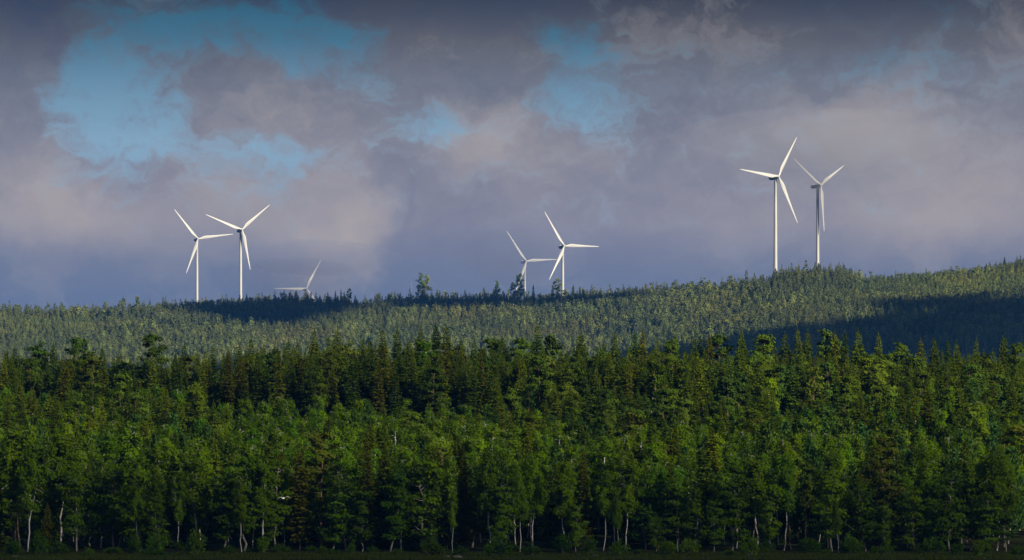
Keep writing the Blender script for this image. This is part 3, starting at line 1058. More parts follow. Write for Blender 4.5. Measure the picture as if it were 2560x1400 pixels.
def merged_proto(kind, v):
    """trunk and crown of one prototype in a single two-material mesh"""
    (tm, cm), H0 = PROTO[kind][v]
    out = bpy.data.meshes.new('tree_' + kind)
    vs, ls, ps, pt, mi = [], [], [], [], []
    nv = nl = 0
    for k, me in enumerate((tm, cm)):
        a = np.empty(len(me.vertices) * 3)
        me.vertices.foreach_get('co', a)
        l = np.empty(len(me.loops), np.int32)
        me.loops.foreach_get('vertex_index', l)
        s = np.empty(len(me.polygons), np.int32)
        me.polygons.foreach_get('loop_start', s)
        c = np.empty(len(me.polygons), np.int32)
        me.polygons.foreach_get('loop_total', c)
        vs.append(a); ls.append(l + nv); ps.append(s + nl); pt.append(c); mi.append(np.full(len(c), k, np.int32))
        nv += len(a) // 3
        nl += len(l)
        out.materials.append(me.materials[0])
    out.vertices.add(nv)
    out.vertices.foreach_set('co', np.concatenate(vs))
    out.loops.add(nl)
    out.loops.foreach_set('vertex_index', np.concatenate(ls))
    npol = sum(len(q) for q in ps)
    out.polygons.add(npol)
    out.polygons.foreach_set('loop_start', np.concatenate(ps))
    out.polygons.foreach_set('loop_total', np.concatenate(pt))
    out.polygons.foreach_set('material_index', np.concatenate(mi))
    out.update(calc_edges=True)
    return out


keys = sorted({(t['kind'], t['var']) for t in rest})
protos = [merged_proto(k, v) for k, v in keys]
kidx = {k: i for i, k in enumerate(keys)}
if rest:
    scatter('forest_undercanopy', protos, [(t['x'], t['y'], t['z']) for t in rest], [t['rot'] for t in rest],
            [(t['H'] / PROTO[t['kind']][t['var']][1] * t['wx'],) * 2 + (t['H'] / PROTO[t['kind']][t['var']][1],) for t in rest],
            [kidx[(t['kind'], t['var'])] for t in rest], 'dense mixed trees packed behind the visible crowns of the near forest', 'forest')
print('single', len(single), {k: sum(1 for t in single if NAME[t['kind']] == k) for k in kinds}, 'rest', len(rest))


# ------------------------------------------------------------------ far hillside forest
def far_tree(seed, kind):
    rs = np.random.RandomState(seed)
    mb = MB()
    H = 10.0
    if kind == 'spruce':
        n = 230
        q = rs.uniform(.03, 1, n) ** 1.15
        r = 1.75 * (1 - q) ** .85 * rs.uniform(.45, 1.1, n) + .06
        a = rs.uniform(0, 6.28, n)
        c = np.stack([np.cos(a) * r, np.sin(a) * r, q * H], -1)
        ax = np.stack([np.cos(a), np.sin(a), rs.uniform(-.9, .1, n)], -1)
        ax = unit(ax + rs.normal(0, .35, (n, 3)))
        s = (.62 * (1 - q) + .24)[:, None] * rs.uniform(.7, 1.3, n)[:, None]
        b = unit(np.cross(ax, rs.normal(size=(n, 3)) + np.array([0, 0, .6])))
        mb.cards(c, ax * s, b * s * .48)
    elif kind == 'birch':
        n = 260
        v = unit(rs.normal(size=(n, 3))) * (rs.uniform(.35, 1, n) ** .5)[:, None]
        lump = 1 + .22 * np.sin(v[:, 0] * 5 + seed) * np.cos(v[:, 2] * 6 + seed)
        c = v * np.array([2.1, 2.1, 4.2]) * lump[:, None] + np.array([0, 0, 5.4])
        c[:, :2] *= np.clip(1.25 - c[:, 2:3] / 14, .3, 1.2)
        mb.cards(*rcards(rs, c, .85, .7, out=(c - np.array([0, 0, 5.0])) * np.array([1, 1, .5])))
    else:
        C = []
        for k in range(15):
            a = rs.uniform(0, 6.28)
            q = rs.uniform(.3, 1)
            r = 1.6 * (math.sin(min(1, (q - .3) / .7 * .75 + .25) * math.pi) ** .6) * rs.uniform(.3, 1)
            C.append(np.array([math.cos(a) * r, math.sin(a) * r, q * H * .96]) + rs.normal(0, 1, (17, 3)) * np.array([.42, .42, .3]))
        C = np.concatenate(C)
        mb.cards(*rcards(rs, C, .62, .6, 0, out=C * np.array([1, 1, 0]) + np.array([0, 0, .9])))
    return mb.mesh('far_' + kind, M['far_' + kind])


fp = [far_tree(300 + i, 'spruce') for i in range(6)] + [far_tree(320 + i, 'birch') for i in range(4)] + [far_tree(340 + i, 'pine') for i in range(4)]
rs = np.random.RandomState(5)
pts, rots, scs, ids = [], [], [], []
fp_px = np.arange(-260, 2820, 1.0)
sp = 5.9
yy = 2950.0
while yy < 3960:
    half = (1280 + 200) / F * yy
    xs = np.arange(-half, half, sp) + rs.uniform(-.45, .45, len(np.arange(-half, half, sp))) * sp
    ys = yy + rs.uniform(-.45, .45, len(xs)) * sp
    px = xs / ys * F + 1280
    D, yg = ridge(np.clip(px, -1500, 4000))
    wd = interp(px, [0, 900, 1500, 1900, 2560], [340, 300, 330, 400, 640])
    df = D - wd
    ok = (ys > df - 60) & (ys < D + 45)
    xs, ys, px, D, df, wd = xs[ok], ys[ok], px[ok], D[ok], df[ok], wd[ok]
    tt = (ys - df) / wd
    z = ground(xs, ys)
    n1 = vnoise(xs, ys, 45, 31) + .5 * vnoise(xs, ys, 17, 32)
    n2 = vnoise(xs, ys, 110, 33)
    n3 = vnoise(xs, ys, 9, 35) + .35 * vnoise(xs, ys, 30, 36)
    for i in range(len(xs)):
        p_, t_ = px[i], tt[i]
        u = rs.rand() + n1[i] * .8
        H = rs.uniform(8.5, 18.5) * (1 + .25 * n2[i]) * (1.15 if rs.rand() < .08 else 1)
        if n3[i] > .40 and t_ < .93:
            continue
        young = np.interp(p_, [0, 380, 620], [1, .8, 0]) * (t_ < .93)
        old_ridge = (390 < p_ < 900) and t_ > .62
        strip = (900 <= p_ < 1600) and t_ > .86
        right_young = p_ > 2150 and t_ > .7
        if old_ridge or strip:
            k, H = (0 if u < .85 else 2), rs.uniform(14, 20)
        elif young > rs.rand():
            k, H = (2 if u < .45 else (0 if u < .7 else 1)), rs.uniform(7.5, 11.5)
        elif right_young:
            k, H = (1 if u < .45 else (2 if u < .75 else 0)), rs.uniform(8, 12.5)
        elif 1930 < p_ < 2130 and t_ > .78:
            k, H = 0, rs.uniform(14, 21)
        elif t_ < .28:
            k = 1 if u < .55 else (0 if u < .85 else 2)
            H *= .95
        else:
            k = 0 if u < .55 else (2 if u < .82 else 1)
        if t_ > .93 and rs.rand() < .12:
            H *= 1.3
        pts.append((xs[i], ys[i], z[i] - .3))
        rots.append(rs.uniform(0, 6.28))
        s = H / 10.0
        wf = rs.uniform(.9, 1.35)
        scs.append((s * wf, s * wf, s))
        ids.append([rs.randint(0, 6), 6 + rs.randint(0, 4), 10 + rs.randint(0, 4)][k])
    yy += sp
print('far trees', len(pts))
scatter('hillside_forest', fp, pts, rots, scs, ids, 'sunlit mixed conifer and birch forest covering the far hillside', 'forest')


# ------------------------------------------------------------------ trees standing out on the far ridge
def ridge_tree(kind, px, ytop, H, label, tint=(2.4, 1.8, 1.6), var=0, wx=1.0, dd=0.0, d=None):
    if d is None:
        d = float(ridge(px)[0]) + dd
    x, y = XY(px, d)
    g = float(ground(x, y))
    z = CZ + d * (YH - ytop) / F - H
    z = min(z, g - .3)
    H = CZ + d * (YH - ytop) / F - z
    var = var % len(PROTO[kind])
    t = dict(kind=kind, var=var, x=x, y=y, z=z, H=H, tint=tint, wx=wx, rot=rng.uniform(0, 6.28))
    place_tree(t, label, 'lone trees along the far ridge', CAT[NAME[kind]])


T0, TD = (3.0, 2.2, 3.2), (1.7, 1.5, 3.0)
for a in [
    ('ridgepine', 1051, 682, 22, 'dark left-hand pine of the tall pair rising above the ridge', TD, 1, .8),
    ('ridgepine', 1064, 688, 21, 'sunlit right-hand pine of the tall pair rising above the ridge', T0, 3, 1.0),
    ('snag', 1030, 706, 15, 'thin bare tree just left of the tall pine pair on the ridge', T0, 0, .8),
    ('ridgepine', 1243, 702, 19, 'small round-topped pine on a bare stem, standing alone on the ridge', TD, 4, .75),
    ('ridgepine', 1299, 685, 23, 'tallest pine in front of the paler middle turbine', TD, 0, .9),
    ('ridgepine', 1284, 706, 17, 'lower broad pine left of the pine before the paler middle turbine', TD, 1, .8),
    ('slimspruce', 1333, 710, 13, 'sparse spindly spruce between the two middle turbines', TD, 1, .6),
    ('ridgepine', 1394, 696, 21, 'bushy pine overlapping the tower foot of the brighter middle turbine', T0, 2, 1.1),
    ('spruce', 1381, 714, 17, 'dark spruce left of the brighter middle turbine tower', TD, 1, 1.1),
    ('slimspruce', 1432, 711, 14, 'thin spruce just right of the brighter middle turbine tower', TD, 0, .7),
    ('spruce', 1449, 716, 15, 'pointed dark spruce right of the middle turbines', TD, 2, 1.0),
    ('ridgepine', 873, 721, 19, 'rounded pine at the right end of the dark ridge stand', T0, 2, .8),
    ('spruce', 854, 724, 18, 'dark spruce beside the rounded pine ending the ridge stand', TD, 0, .9),
    ('spruce', 840, 726, 18, 'dark pointed spruce near the right end of the ridge stand', TD, 2, .9),
    ('spruce', 617, 733, 16, 'dark spruce just right of the second turbine tower', TD, 5, .9),
    ('ridgepine', 262, 755, 15, 'leaning small pine low on the left ridge', TD, 1, .8),
    ('ridgepine', 302, 750, 17, 'pale pine on the left ridge between two smaller neighbours', T0, 2, .9),
    ('ridgepine', 347, 745, 20, 'broad pale pine on the left ridge before the dark stand', T0, 0, .95),
    ('spruce', 373, 744, 20, 'slim dark spruce right of the broad pale ridge pine', TD, 2, .8),
    ('spruce', 407, 740, 20, 'pointed spruce where the dark ridge stand begins', T0, 0, .9),
    ('spruce', 2107, 655, 21, 'tallest dark spruce on the ridge right of the rightmost turbine', TD, 4, .8),
    ('spruce', 2092, 662, 19, 'green spruce next to the tallest dark ridge spruce', T0, 0, 1.1),
    ('spruce', 1996, 660, 19, 'pointed spruce on the ridge between the two right turbines', T0, 2, .9),
    ('spruce', 1973, 664, 18, 'slender spruce right of the tallest turbine tower', T0, 1, .9),
    ('slimspruce', 1938, 669, 12, 'small spruce in front of the tallest turbine tower', TD, 1, .8),
    ('spruce', 2240, 674, 14, 'pointed spruce on the ridge dip right of the turbines', T0, 0, .9),
    ('spruce', 2315, 668, 14, 'dark lone spruce on the rising right ridge', TD, 2, .8),
    ('spruce', 2511, 641, 17, 'tall dark spruce near the right end of the ridge', TD, 1, 1.1),
    ('spruce', 2552, 636, 18, 'spruce on the ridge at the right edge', TD, 0, 1.0)]:
    ridge_tree(*a)
for px, yt, H, lb in [(2416, 838, 17, 'branching silver dead trunk at the foot of the shaded right hillside'), (2444, 826, 17, 'straight reddish bare trunk beside the silver dead tree'),
                      (2463, 840, 15, 'pale bare trunk right of the reddish one at the hill foot'), (2552, 822, 18, 'tall bare trunk at the right edge below the shaded hillside')]:
    ridge_tree('snag', px, yt, H, lb, T0, int(px) % 2, .5, d=float(ridge(px)[0]) - 600)

# ------------------------------------------------------------------ wind turbines
BL, HUBH = 56.0, 119.0


def blade_mesh():
    mb = MB()
    secs = []
    K = 14
    for r, ch, th, tw in [(1.0, 2.3, 2.3, 0), (3.0, 2.4, 2.3, 4), (6, 3.4, 1.7, 14), (9.5, 4.6, 1.3, 14), (13, 4.7, 1.05, 12), (19, 4.0, .8, 9), (27, 3.1, .58, 6), (36, 2.3, .40, 4), (45, 1.6, .27, 2), (52, 1.05, .16, 1), (55, .7, .1, 0), (56, .2, .05, 0)]:
        a = np.arange(K) * 2 * math.pi / K
        x = np.cos(a) * ch / 2
        y = np.sin(a) * th / 2 * (1 - .45 * np.cos(a) * min(1, max(0, (r - 3) / 6)))
        x = x - ch * .18 * min(1, max(0, (r - 3) / 6))
        c, s = math.cos(R(tw)), math.sin(R(tw))
        secs.append(np.stack([x * c - y * s, x * s + y * c, np.full(K, r)], -1))
    v = np.concatenate(secs)
    f = []
    for i in range(len(secs) - 1):
        for j in range(K):
            f.append([i * K + j, i * K + (j + 1) % K, (i + 1) * K + (j + 1) % K, (i + 1) * K + j])
    mb.add(v, f)
    return mb.mesh('blade', M['white_paint'], True)


def lathe_mesh(name, prof, m, n=24, axis='z', smooth=True):
    mb = MB()
    v = []
    for z, r in prof:
        for k in range(n):
            a = k * 2 * math.pi / n
            if axis == 'z':
                v.append((math.cos(a) * r, math.sin(a) * r, z))
            else:
                v.append((math.cos(a) * r, z, math.sin(a) * r))
    f = []
    for i in range(len(prof) - 1):
        for k in range(n):
            f.append([i * n + k, i * n + (k + 1) % n, (i + 1) * n + (k + 1) % n, (i + 1) * n + k])
    mb.add(v, f)
    return mb.mesh(name, m, smooth)


def loft_box(name, secs, m):
    """rounded rectangular sections along y: (y, half width, z0, z1)"""
    mb = MB()
    v = []
    pat = [(-1, .25), (-.8, .05), (-.5, 0), (.5, 0), (.8, .05), (1, .25), (1, .75), (.85, .95), (.5, 1), (-.5, 1), (-.85, .95), (-1, .75)]
    for y, hw, z0, z1 in secs:
        for a, b in pat:
            v.append((a * hw, y, z0 + (z1 - z0) * b))
    K = len(pat)
    f = []
    for i in range(len(secs) - 1):
        for j in range(K):
            f.append([i * K + j, i * K + (j + 1) % K, (i + 1) * K + (j + 1) % K, (i + 1) * K + j])
    mb.add(v, f)
    for i in (0, len(secs) - 1):
        c = len(v)
        ring = v[i * K:(i + 1) * K]
        mid = tuple(sum(q[k] for q in ring) / K for k in range(3))
        mb.add(ring + [mid], [[j, (j + 1) % K, K, K] for j in range(K)])
    return mb.mesh(name, m)


def boxes(name, lst, m):
    mb = MB()
    for x0, x1, y0, y1, z0, z1 in lst:
        v = [(x, y, z) for z in (z0, z1) for y in (y0, y1) for x in (x0, x1)]
        mb.add(v, [[0, 2, 3, 1], [4, 5, 7, 6], [0, 1, 5, 4], [2, 6, 7, 3], [0, 4, 6, 2], [1, 3, 7, 5]])
    return mb.mesh(name, m)


ME_BLADE = blade_mesh()
ME_TOWER = lathe_mesh('tower', [(-8, 2.3), (0, 2.25), (.4, 2.2), (30, 2.02), (60, 1.85), (90, 1.68), (HUBH - 2.4, 1.5), (HUBH - 2.2, 1.7), (HUBH - 1.9, 1.7)], M['white_paint'])
ME_FLANGE = lathe_mesh('tower_flange', [(0, 0), (0, 1), (.25, 1), (.25, 0)], M['white_paint'], 24)
# nacelle frame: -y points to the rotor
ME_NAC = loft_box('nacelle', [(-3.2, 1.55, -1.6, 1.65), (-2.6, 1.9, -2.0, 2.0), (2, 2.0, -2.05, 2.1), (7.5, 1.95, -1.9, 2.0), (9.2, 1.8, -1.3, 1.8)], M['white_paint'])
ME_VENT = boxes('side_vent', [(-2.06, -1.99, -1.6, 8.4, .55, 1.25), (1.99, 2.06, -1.6, 8.4, .55, 1.25)], M['dark_vent'])
ME_UNDER = boxes('belly_panel', [(-2.07, -1.99, -1.8, 8.2, -1.5, -.45), (1.99, 2.07, -1.8, 8.2, -1.5, -.45), (-1.2, 1.2, -1.8, 6.8, -2.14, -2.04)], M['dark_vent'])
ME_COOL = boxes('cooler', [(-1.8, 1.8, 6.6, 7.0, 2.0, 3.3), (-1.8, -1.65, 6.0, 7.0, 1.9, 3.2), (1.65, 1.8, 6.0, 7.0, 1.9, 3.2)], M['grey_panel'])
ME_HUB = lathe_mesh('hub', [(-6.6, .02), (-6.5, .5), (-6.2, 1.0), (-5.6, 1.45), (-4.8, 1.72), (-4.0, 1.78), (-3.2, 1.6), (-3.0, 1.4)], M['white_paint'], 20, 'y')

TURB = [  # hub column, hub row, pixel length of a blade, yaw, phase, label
    (495, 597, 94.3, 23, 81, 'leftmost white wind turbine with one blade pointing almost level right'),
    (605, 574, 102.5, 27.5, 50, 'second white wind turbine from the left with a V of raised blades'),
    (766, 721, 84.0, 20, 29, 'faint distant wind turbine half hidden behind the ridge trees'),
    (1316, 653, 90.8, 30.5, 85, 'paler wind turbine left of the brighter middle one, behind a pine'),
    (1411, 615, 99.2, 27.5, 89, 'bright white middle wind turbine with a level right blade'),
    (1946, 441, 127.6, 38, 35, 'tallest bright wind turbine right of centre, left of its faded twin'),
    (2052, 463, 117.1, 47, 61, 'faded rightmost wind turbine with blade tips lost in mist')]
TPOS = []
for hx, hy, L, yaw, ph, lb in TURB:
    d = F * BL / L
    X, Z = (hx - 1280) / F * d, CZ + (YH - hy) / F * d
    ov = 4.8
    tau = R(6)
    yw = R(yaw)
    nv = Vector((math.sin(yw) * math.cos(tau), -math.cos(yw) * math.cos(tau), math.sin(tau)))
    hub = Vector((X, d, Z))
    topc = hub - nv * ov
    e = bpy.data.objects.new('wind_turbine', None)
    COL.objects.link(e)
    e.location = (topc.x, topc.y, topc.z - HUBH)
    tag(e, lb, 'wind turbine', 'white wind turbines on the far ridge')
    tw = obj('tower', ME_TOWER, e)
    for hz, rr in ((31, 2.06), (62, 1.88), (92, 1.70)):
        fl = obj('flange', ME_FLANGE, tw, (0, 0, hz))
        fl.scale = (rr, rr, 1)
    nac = obj('nacelle', ME_NAC, e, (0, 0, HUBH))
    nac.rotation_mode = 'XYZ'
    nac.rotation_euler = (-tau, 0, yw)
    obj('side_vent', ME_VENT, nac)
    obj('belly_panel', ME_UNDER, nac)
    obj('cooler', ME_COOL, nac)
    hb = obj('hub', ME_HUB, e, (0, 0, HUBH))
    hb.rotation_euler = (-tau, 0, yw)
    base = Matrix.Rotation(yw, 4, 'Z') @ Matrix.Rotation(-tau, 4, 'X')
    for k in range(3):
        f_ = R(ph) + k * 2 * math.pi / 3
        b = obj('blade', ME_BLADE, e)
        b.matrix_local = Matrix.Translation((0, 0, HUBH)) @ base @ Matrix.Translation((0, -ov, 0)) @ Matrix.Rotation(f_, 4, 'Y')
    TPOS.append((X, d, Z))

# ------------------------------------------------------------------ meadow strip, bushes, stones, gull
def reeds():
    rs = np.random.RandomState(77)
    n = 60000
    y = rs.uniform(418, 453, n)
    x = rs.uniform(-1, 1, n) * (1380 / F * y)
    z = ground(x, y)
    tall = np.clip(.55 + .45 * vnoise(x, y, 7, 51), .15, 1.2)
    h = (.35 + .9 * rs.rand(n)) * tall * np.interp(y, [418, 440, 453], [.55, .6, .5])
    a = rs.uniform(0, 6.28, n)
    wd = .05
    c = np.stack([x, y, z], -1)
    side = np.stack([np.cos(a), np.sin(a), np.zeros(n)], -1) * wd
    lean = np.stack([rs.normal(0, .14, n), rs.normal(0, .14, n), np.ones(n)], -1) * h[:, None]
    v = np.stack([c - side, c + side, c + lean], 1).reshape(-1, 3)
    mb = MB()
    mb.add(v, np.arange(n * 3).reshape(-1, 3))
    o = obj('meadow_grass', mb.mesh('meadow_grass', M['reed']))
    tag(o, 'dark green reeds and grass in front of the forest edge', 'grass', kind='stuff')


reeds()
bl = []
for i in range(52):
    px = 16 + i * 49.5 + rng.uniform(-30, 30)
    d = rng.uniform(438, 456)
    bl.append((px, d))
bl.sort()
for i, (px, d) in enumerate(bl):
    x, y = XY(px, d)
    e = bpy.data.objects.new('bush', None)
    COL.objects.link(e)
    e.location = (x, y, float(ground(x, y)) - .05)
    e.rotation_euler = (0, 0, rng.uniform(0, 6.28))
    s = rng.uniform(.45, 1.15)
    e.scale = (s, s, s * rng.uniform(.6, 1.7))
    sec = next(q for lim, q in SECT if px < lim)
    prev = [q for q in bl[:i] if next(s_ for lim, s_ in SECT if q[0] < lim) == sec]
    nxt = [q for q in bl[i + 1:] if next(s_ for lim, s_ in SECT if q[0] < lim) == sec]
    k = len(prev)
    pre = 'leftmost' if k == 0 else ('rightmost' if not nxt else ORD[k].strip())
    tag(e, f'{pre} low leafy bush at the foot of the forest edge, {sec}', 'bush', 'low bushes along the forest edge')
    st, cr = BUSH[i % 4]
    obj('stems', st, e)
    b = obj('leaves', cr, e)
    b.color = tintv(rng.choice([G['mid'], G['dark'], G['olive'], G['dark']])) + (1,)


def rock_mesh(seed):
    rs = np.random.RandomState(seed)
    mb = MB()
    n, k = 10, 7
    v = []
    for i in range(k):
        th = math.pi * i / (k - 1)
        for j in range(n):
            a = j * 6.283 / n
            r = 1 + .16 * math.sin(3 * a + seed) * math.sin(th) + rs.normal(0, .06) * math.sin(th)
            v.append((math.cos(a) * math.sin(th) * r, math.sin(a) * math.sin(th) * r * .8, math.cos(th) * .55 * r))
    f = [[i * n + j, i * n + (j + 1) % n, (i + 1) * n + (j + 1) % n, (i + 1) * n + j] for i in range(k - 1) for j in range(n)]
    mb.add(v, f)
    return mb.mesh('rock', M['rock'], True)


for i, (px, d, s, lb) in enumerate([(1143, 428, .45, 'pale rounded stone at the bottom edge left of the image centre'), (1490, 436, .35, 'small brownish stone low in the meadow right of centre'),
                                    (38, 430, .35, 'grey stone in the grass at the bottom left corner'), (1118, 432, .3, 'smaller stone left of the pale rounded stone')]):
    x, y = XY(px, d)
    o = obj('rock', rock_mesh(i + 3), None, (x, y, float(ground(x, y)) + .25 * s))
    o.scale = (s * 1.5, s, s)
    tag(o, lb, 'rock', 'stones in the meadow')


def gull():
    x, y = XY(709, 305)
    z = CZ + 305 * (YH - 1246) / F
    e = bpy.data.objects.new('gull', None)
    COL.objects.link(e)
    e.location = (x, y, z)
    tag(e, 'white gull gliding low with spread wings before the dark trees', 'bird')
    mb = MB()
    prof = [(-.30, .012), (-.26, .03), (-.2, .045), (-.1, .065), (0, .075), (.1, .066), (.17, .045), (.2, .04), (.24, .042), (.27, .03), (.29, .012)]
    n = 10
    v = [(yy_, math.cos(k * 6.283 / n) * r, math.sin(k * 6.283 / n) * r + .02) for yy_, r in prof for k in range(n)]
    f = [[i * n + k, i * n + (k + 1) % n, (i + 1) * n + (k + 1) % n, (i + 1) * n + k] for i in range(len(prof) - 1) for k in range(n)]
    # body axis turned towards the camera (body along y)
    v = [(b, a, c) for a, b, c in v]
    mb.add(v, f)
    for sd in (-1, 1):
        W = [(0.04, .02, .16), (.22, .12, .17), (.38, .13, .13), (.52, .08, .085), (.66, .00, .02)]
        vv = []
        for wx_, wz, ch in W:
            for q in (1, .3, -1):
                vv.append((sd * wx_, q * ch / 2 * 1.0 + (.05 if wx_ < .4 else -.02), wz + (.016 if q == .3 else 0)))
            vv.append((sd * wx_, .1 * ch, wz - .012))
        ff = []
        for i in range(len(W) - 1):
            for j in range(4):
                ff.append([i * 4 + j, i * 4 + (j + 1) % 4, (i + 1) * 4 + (j + 1) % 4, (i + 1) * 4 + j])
        mb.add(vv, ff)
    mb.add([(-.02, -.30, .02), (.02, -.30, .02), (.08, -.42, .02), (-.08, -.42, .02)], [[0, 1, 2, 3]])
    obj('body', mb.mesh('gull_body', M['feather_white']), e)
    bk = MB()
    bk.tube([(0, .285, .02), (0, .34, .012)], [.012, .004], 5)
    obj('beak', bk.mesh('beak', M['beak']), e)
    e.rotation_euler = (0, R(6), R(55))
    e.scale = (1.0, 1.0, 1.0)
    e.rotation_euler = (R(8), R(-6), R(-20))


gull()


# ------------------------------------------------------------------ air: haze, drifting mist and unseen clouds added to cast shade
def volume_mat(name, color, density, aniso=0.0):
    mt, g = mat(name)
    v = g.n('ShaderNodeVolumePrincipled')
    v.inputs['Color'].default_value = tuple(color) + (1,)
    v.inputs['Density'].default_value = density
    v.inputs['Anisotropy'].default_value = aniso
    o = g.n('ShaderNodeOutputMaterial')
    g.t.links.new(v.outputs[0], o.inputs['Volume'])
    return mt


HAZE_ON = True
if HAZE_ON:
    hz = obj('haze', boxes('haze', [(-5200, 5200, -3200, 6600, -12, 520)], volume_mat('haze_air', (0.05, 0.30, 0.95), 0.000033)))
    tag(hz, 'thin blue evening haze over the whole valley', 'haze', kind='stuff')


def puff(name, loc, rad, m, label, cat='shade_cloud', seed=0, group=None, kind='stuff', rag=1.0):
    rs = np.random.RandomState(seed)
    n, k = 44, 15
    mb = MB()
    v = []
    ph = rs.uniform(0, 6.28, 6)
    for i in range(k):
        th = math.pi * i / (k - 1)
        for j in range(n):
            a = j * 6.28318 / n
            r = 1 + rag * (.16 * math.sin(3 * a + ph[0]) + .12 * math.sin(5 * a + ph[1] + th * 2) + .08 * math.sin(9 * a + ph[2])) * math.sin(th)
            v.append((math.cos(a) * math.sin(th) * r * rad[0], math.sin(a) * math.sin(th) * r * rad[1], math.cos(th) * r * rad[2]))
    f = [[i * n + j, (i + 1) * n + j, (i + 1) * n + (j + 1) % n, i * n + (j + 1) % n] for i in range(k - 1) for j in range(n)]
    mb.add(v, f)
    o = obj(name, mb.mesh(name, m, True), None, loc)
    tag(o, label, cat, group, kind)
    return o


CLOUD_H = 1050.0


def over(gx, gy, gz, H=CLOUD_H):
    """where a cloud at height H must hang to shade the ground point"""
    k = (H - gz) / sdir.z
    return (gx + sdir.x * k, gy + sdir.y * k)


def depth_of(px, row):
    """distance at which the far hillside canopy stands at this photo row"""
    D = float(ridge(px)[0])
    ds = np.linspace(D - 900, D + 20, 500)
    yrow = YH - (ground((px - 1280) / F * ds, ds) + 9 - CZ) / ds * F
    k = np.argmax(yrow <= row)
    return float(ds[k]) if yrow[-1] <= row else float(ds[-1])


def shade_cloud_bank(outline, tauv, thick=40.0, seed=0, rag=14.0, H=CLOUD_H, label=''):  # added out of view; outline and thickness follow the wanted shadow
    """a flat bank of vapour with a ragged rim, thinning towards the rim"""
    rs = np.random.RandomState(seed)
    P = np.array(outline, float)
    n = 160
    seg = np.linalg.norm(np.roll(P, -1, 0) - P, axis=1)
    cum = np.concatenate([[0], np.cumsum(seg)])
    u = np.linspace(0, cum[-1], n, endpoint=False)
    Q = np.vstack([P, P[:1]])
    ring = np.stack([np.interp(u, cum, Q[:, 0]), np.interp(u, cum, Q[:, 1])], -1)
    c = ring.mean(0)
    r = ring - c
    L = np.linalg.norm(r, axis=1)[:, None]
    nz = sum(np.sin(u / cum[-1] * 6.2832 * f + rs.uniform(0, 6.28)) * a for f, a in ((9, .8), (17, .8), (31, .6), (47, .45)))[:, None]
    ring = c + r * (1 + rag * nz / L)
    mb = MB()
    v = []
    levels = [(1.0, 0.0), (.965, .5), (.90, .85), (.6, 1.0), (.2, 1.0)]
    for sgn in (1, -1):
        for k, h in levels:
            for q in ring:
                p = c + (q - c) * k
                v.append((p[0] - c[0], p[1] - c[1], sgn * h * thick / 2))
        v.append((0, 0, sgn * thick / 2))
    m = len(levels) * n + 1
    f = []
    for si in (0, 1):
        o_ = si * m
        for k in range(len(levels) - 1):
            for j_ in range(n):
                a, b = o_ + k * n + j_, o_ + k * n + (j_ + 1) % n
                f.append([a, b, b + n, a + n] if si == 0 else [a, a + n, b + n, b])
        for j_ in range(n):
            a, b = o_ + (len(levels) - 1) * n + j_, o_ + (len(levels) - 1) * n + (j_ + 1) % n
            ce = o_ + m - 1
            f.append([a, b, ce, ce] if si == 0 else [b, a, ce, ce])
    remap = np.arange(2 * m)
    remap[m:m + n] = np.arange(n)
    f = remap[np.array(f)]
    mb.add(v, f)
    path = thick / sdir.z
    ob = obj('shade_cloud', mb.mesh('shade_cloud', volume_mat('shade_cloud_vapour', (.9, .9, .95), tauv / path), True), None, (c[0], c[1], H))
    tag(ob, label, 'shade_cloud', 'unseen clouds added to cast shade', 'stuff')


def hill_outline(pts_):
    out = []
    for px, row in pts_:
        d = depth_of(px, row)
        x, y = XY(px, d)
        out.append(over(x, y, float(ground(x, y)) + 9))
    return out


def flat_outline(pts_):
    out = []
    for px, d in pts_:
        x, y = XY(px, d)
        out.append(over(x, y, float(ground(x, y)) + 7))
    return out


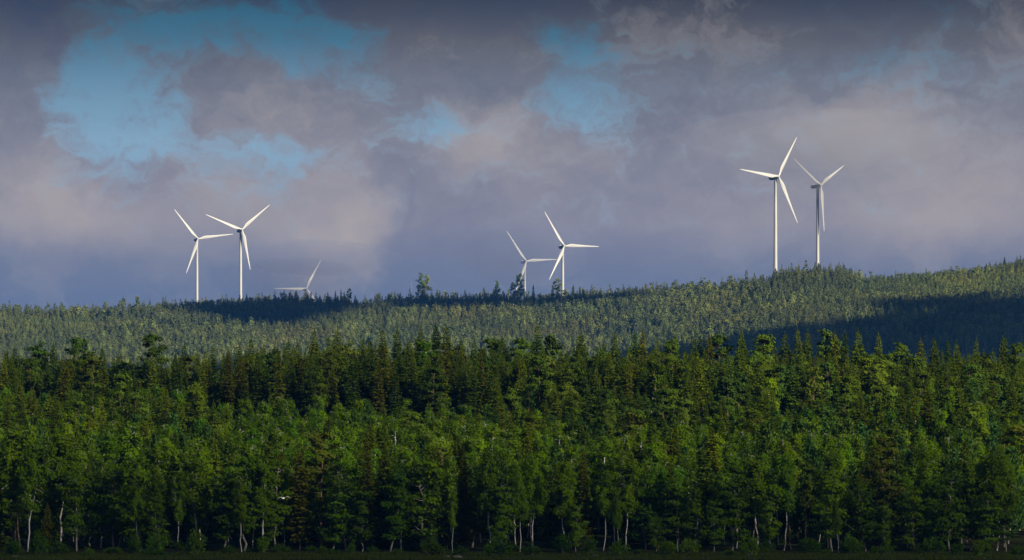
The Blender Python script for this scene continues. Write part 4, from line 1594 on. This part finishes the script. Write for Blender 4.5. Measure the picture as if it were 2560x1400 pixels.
shade_cloud_bank(flat_outline([(-900, 360), (3500, 360), (3500, 462), (2600, 470), (1280, 463), (0, 468), (-900, 462)]), 1.5, 30, 1, 5, label='unseen low vapour bank added to shade the meadow and the foot of the trees')  # added out of view to darken the front strip
shade_cloud_bank(flat_outline([(-900, 380), (3500, 380), (3500, 540), (2300, 600), (1900, 560), (1300, 720), (700, 780), (-900, 800)]), 0.35, 40, 2, 16, label='unseen thin vapour veil added to dim the near forest')  # unseen veil put in to cut the sun on the near trees
shade_cloud_bank(hill_outline([(1500, 890), (1640, 872), (1780, 858), (1900, 836), (2072, 812), (2170, 802), (2260, 786), (2330, 790), (2447, 760), (2600, 745), (2850, 735)])
           + flat_outline([(3000, 3300), (2000, 2950), (1400, 3100)]), 1.2, 30, 4, 12, label='unseen vapour bank shaped to shade the lower right hillside')  # added sheet, outline traced back along the sun from the hillside shadow
shade_cloud_bank(hill_outline([(385, 768), (480, 766), (600, 764), (700, 758), (890, 756), (900, 768), (850, 784), (780, 798), (700, 808), (600, 808), (520, 798), (440, 782)]), 1.3, 20, 6, 7, label='small unseen vapour bank shaped to shade the left ridge stand')  # unseen sheet added to darken the stand below its lit tops
shade_cloud_bank(hill_outline([(900, 758), (1000, 752), (1250, 748), (1560, 742), (1600, 748), (1400, 762), (1200, 766), (980, 772)]), 1.0, 16, 7, 5, label='narrow unseen vapour streak shaped to shade the middle of the ridge')  # added strip out of view that darkens the band along the ridge
shade_cloud_bank(hill_outline([(2170, 762), (2230, 752), (2300, 756), (2400, 748), (2480, 742), (2440, 754), (2330, 778), (2230, 782)]), 1.6, 14, 8, 6, label='unseen wisp of vapour shaped to shade the upper right hillside')  # unseen patch added for the shadow on the upper slope

MIST_HIGH = volume_mat('grey_mist_vapour', (0.78, 0.77, 0.84), 0.0019)
MIST_LOW = volume_mat('blue_mist_vapour', (0.44, 0.49, 0.72), 0.0046)
for k_, (ti, dx, dy, dz, rad, mm) in enumerate([(6, 0, -85, 22, (150, 60, 46), MIST_HIGH), (6, -20, -95, 46, (170, 55, 36), MIST_HIGH), (6, 34, -90, 48, (120, 55, 34), MIST_HIGH),
                                                (2, 20, -110, 44, (130, 70, 30), MIST_LOW), (2, -8, -110, 10, (110, 70, 34), MIST_LOW), (3, -5, -100, 8, (95, 65, 55), MIST_LOW)]):
    X, d, Z = TPOS[ti]
    puff('mist', (X + dx, d + dy, Z + dz), rad, mm, 'thin wisp of mist drifting in front of the paler turbines', 'mist', 40 + k_, 'wisps of mist by the turbines', rag=.4)
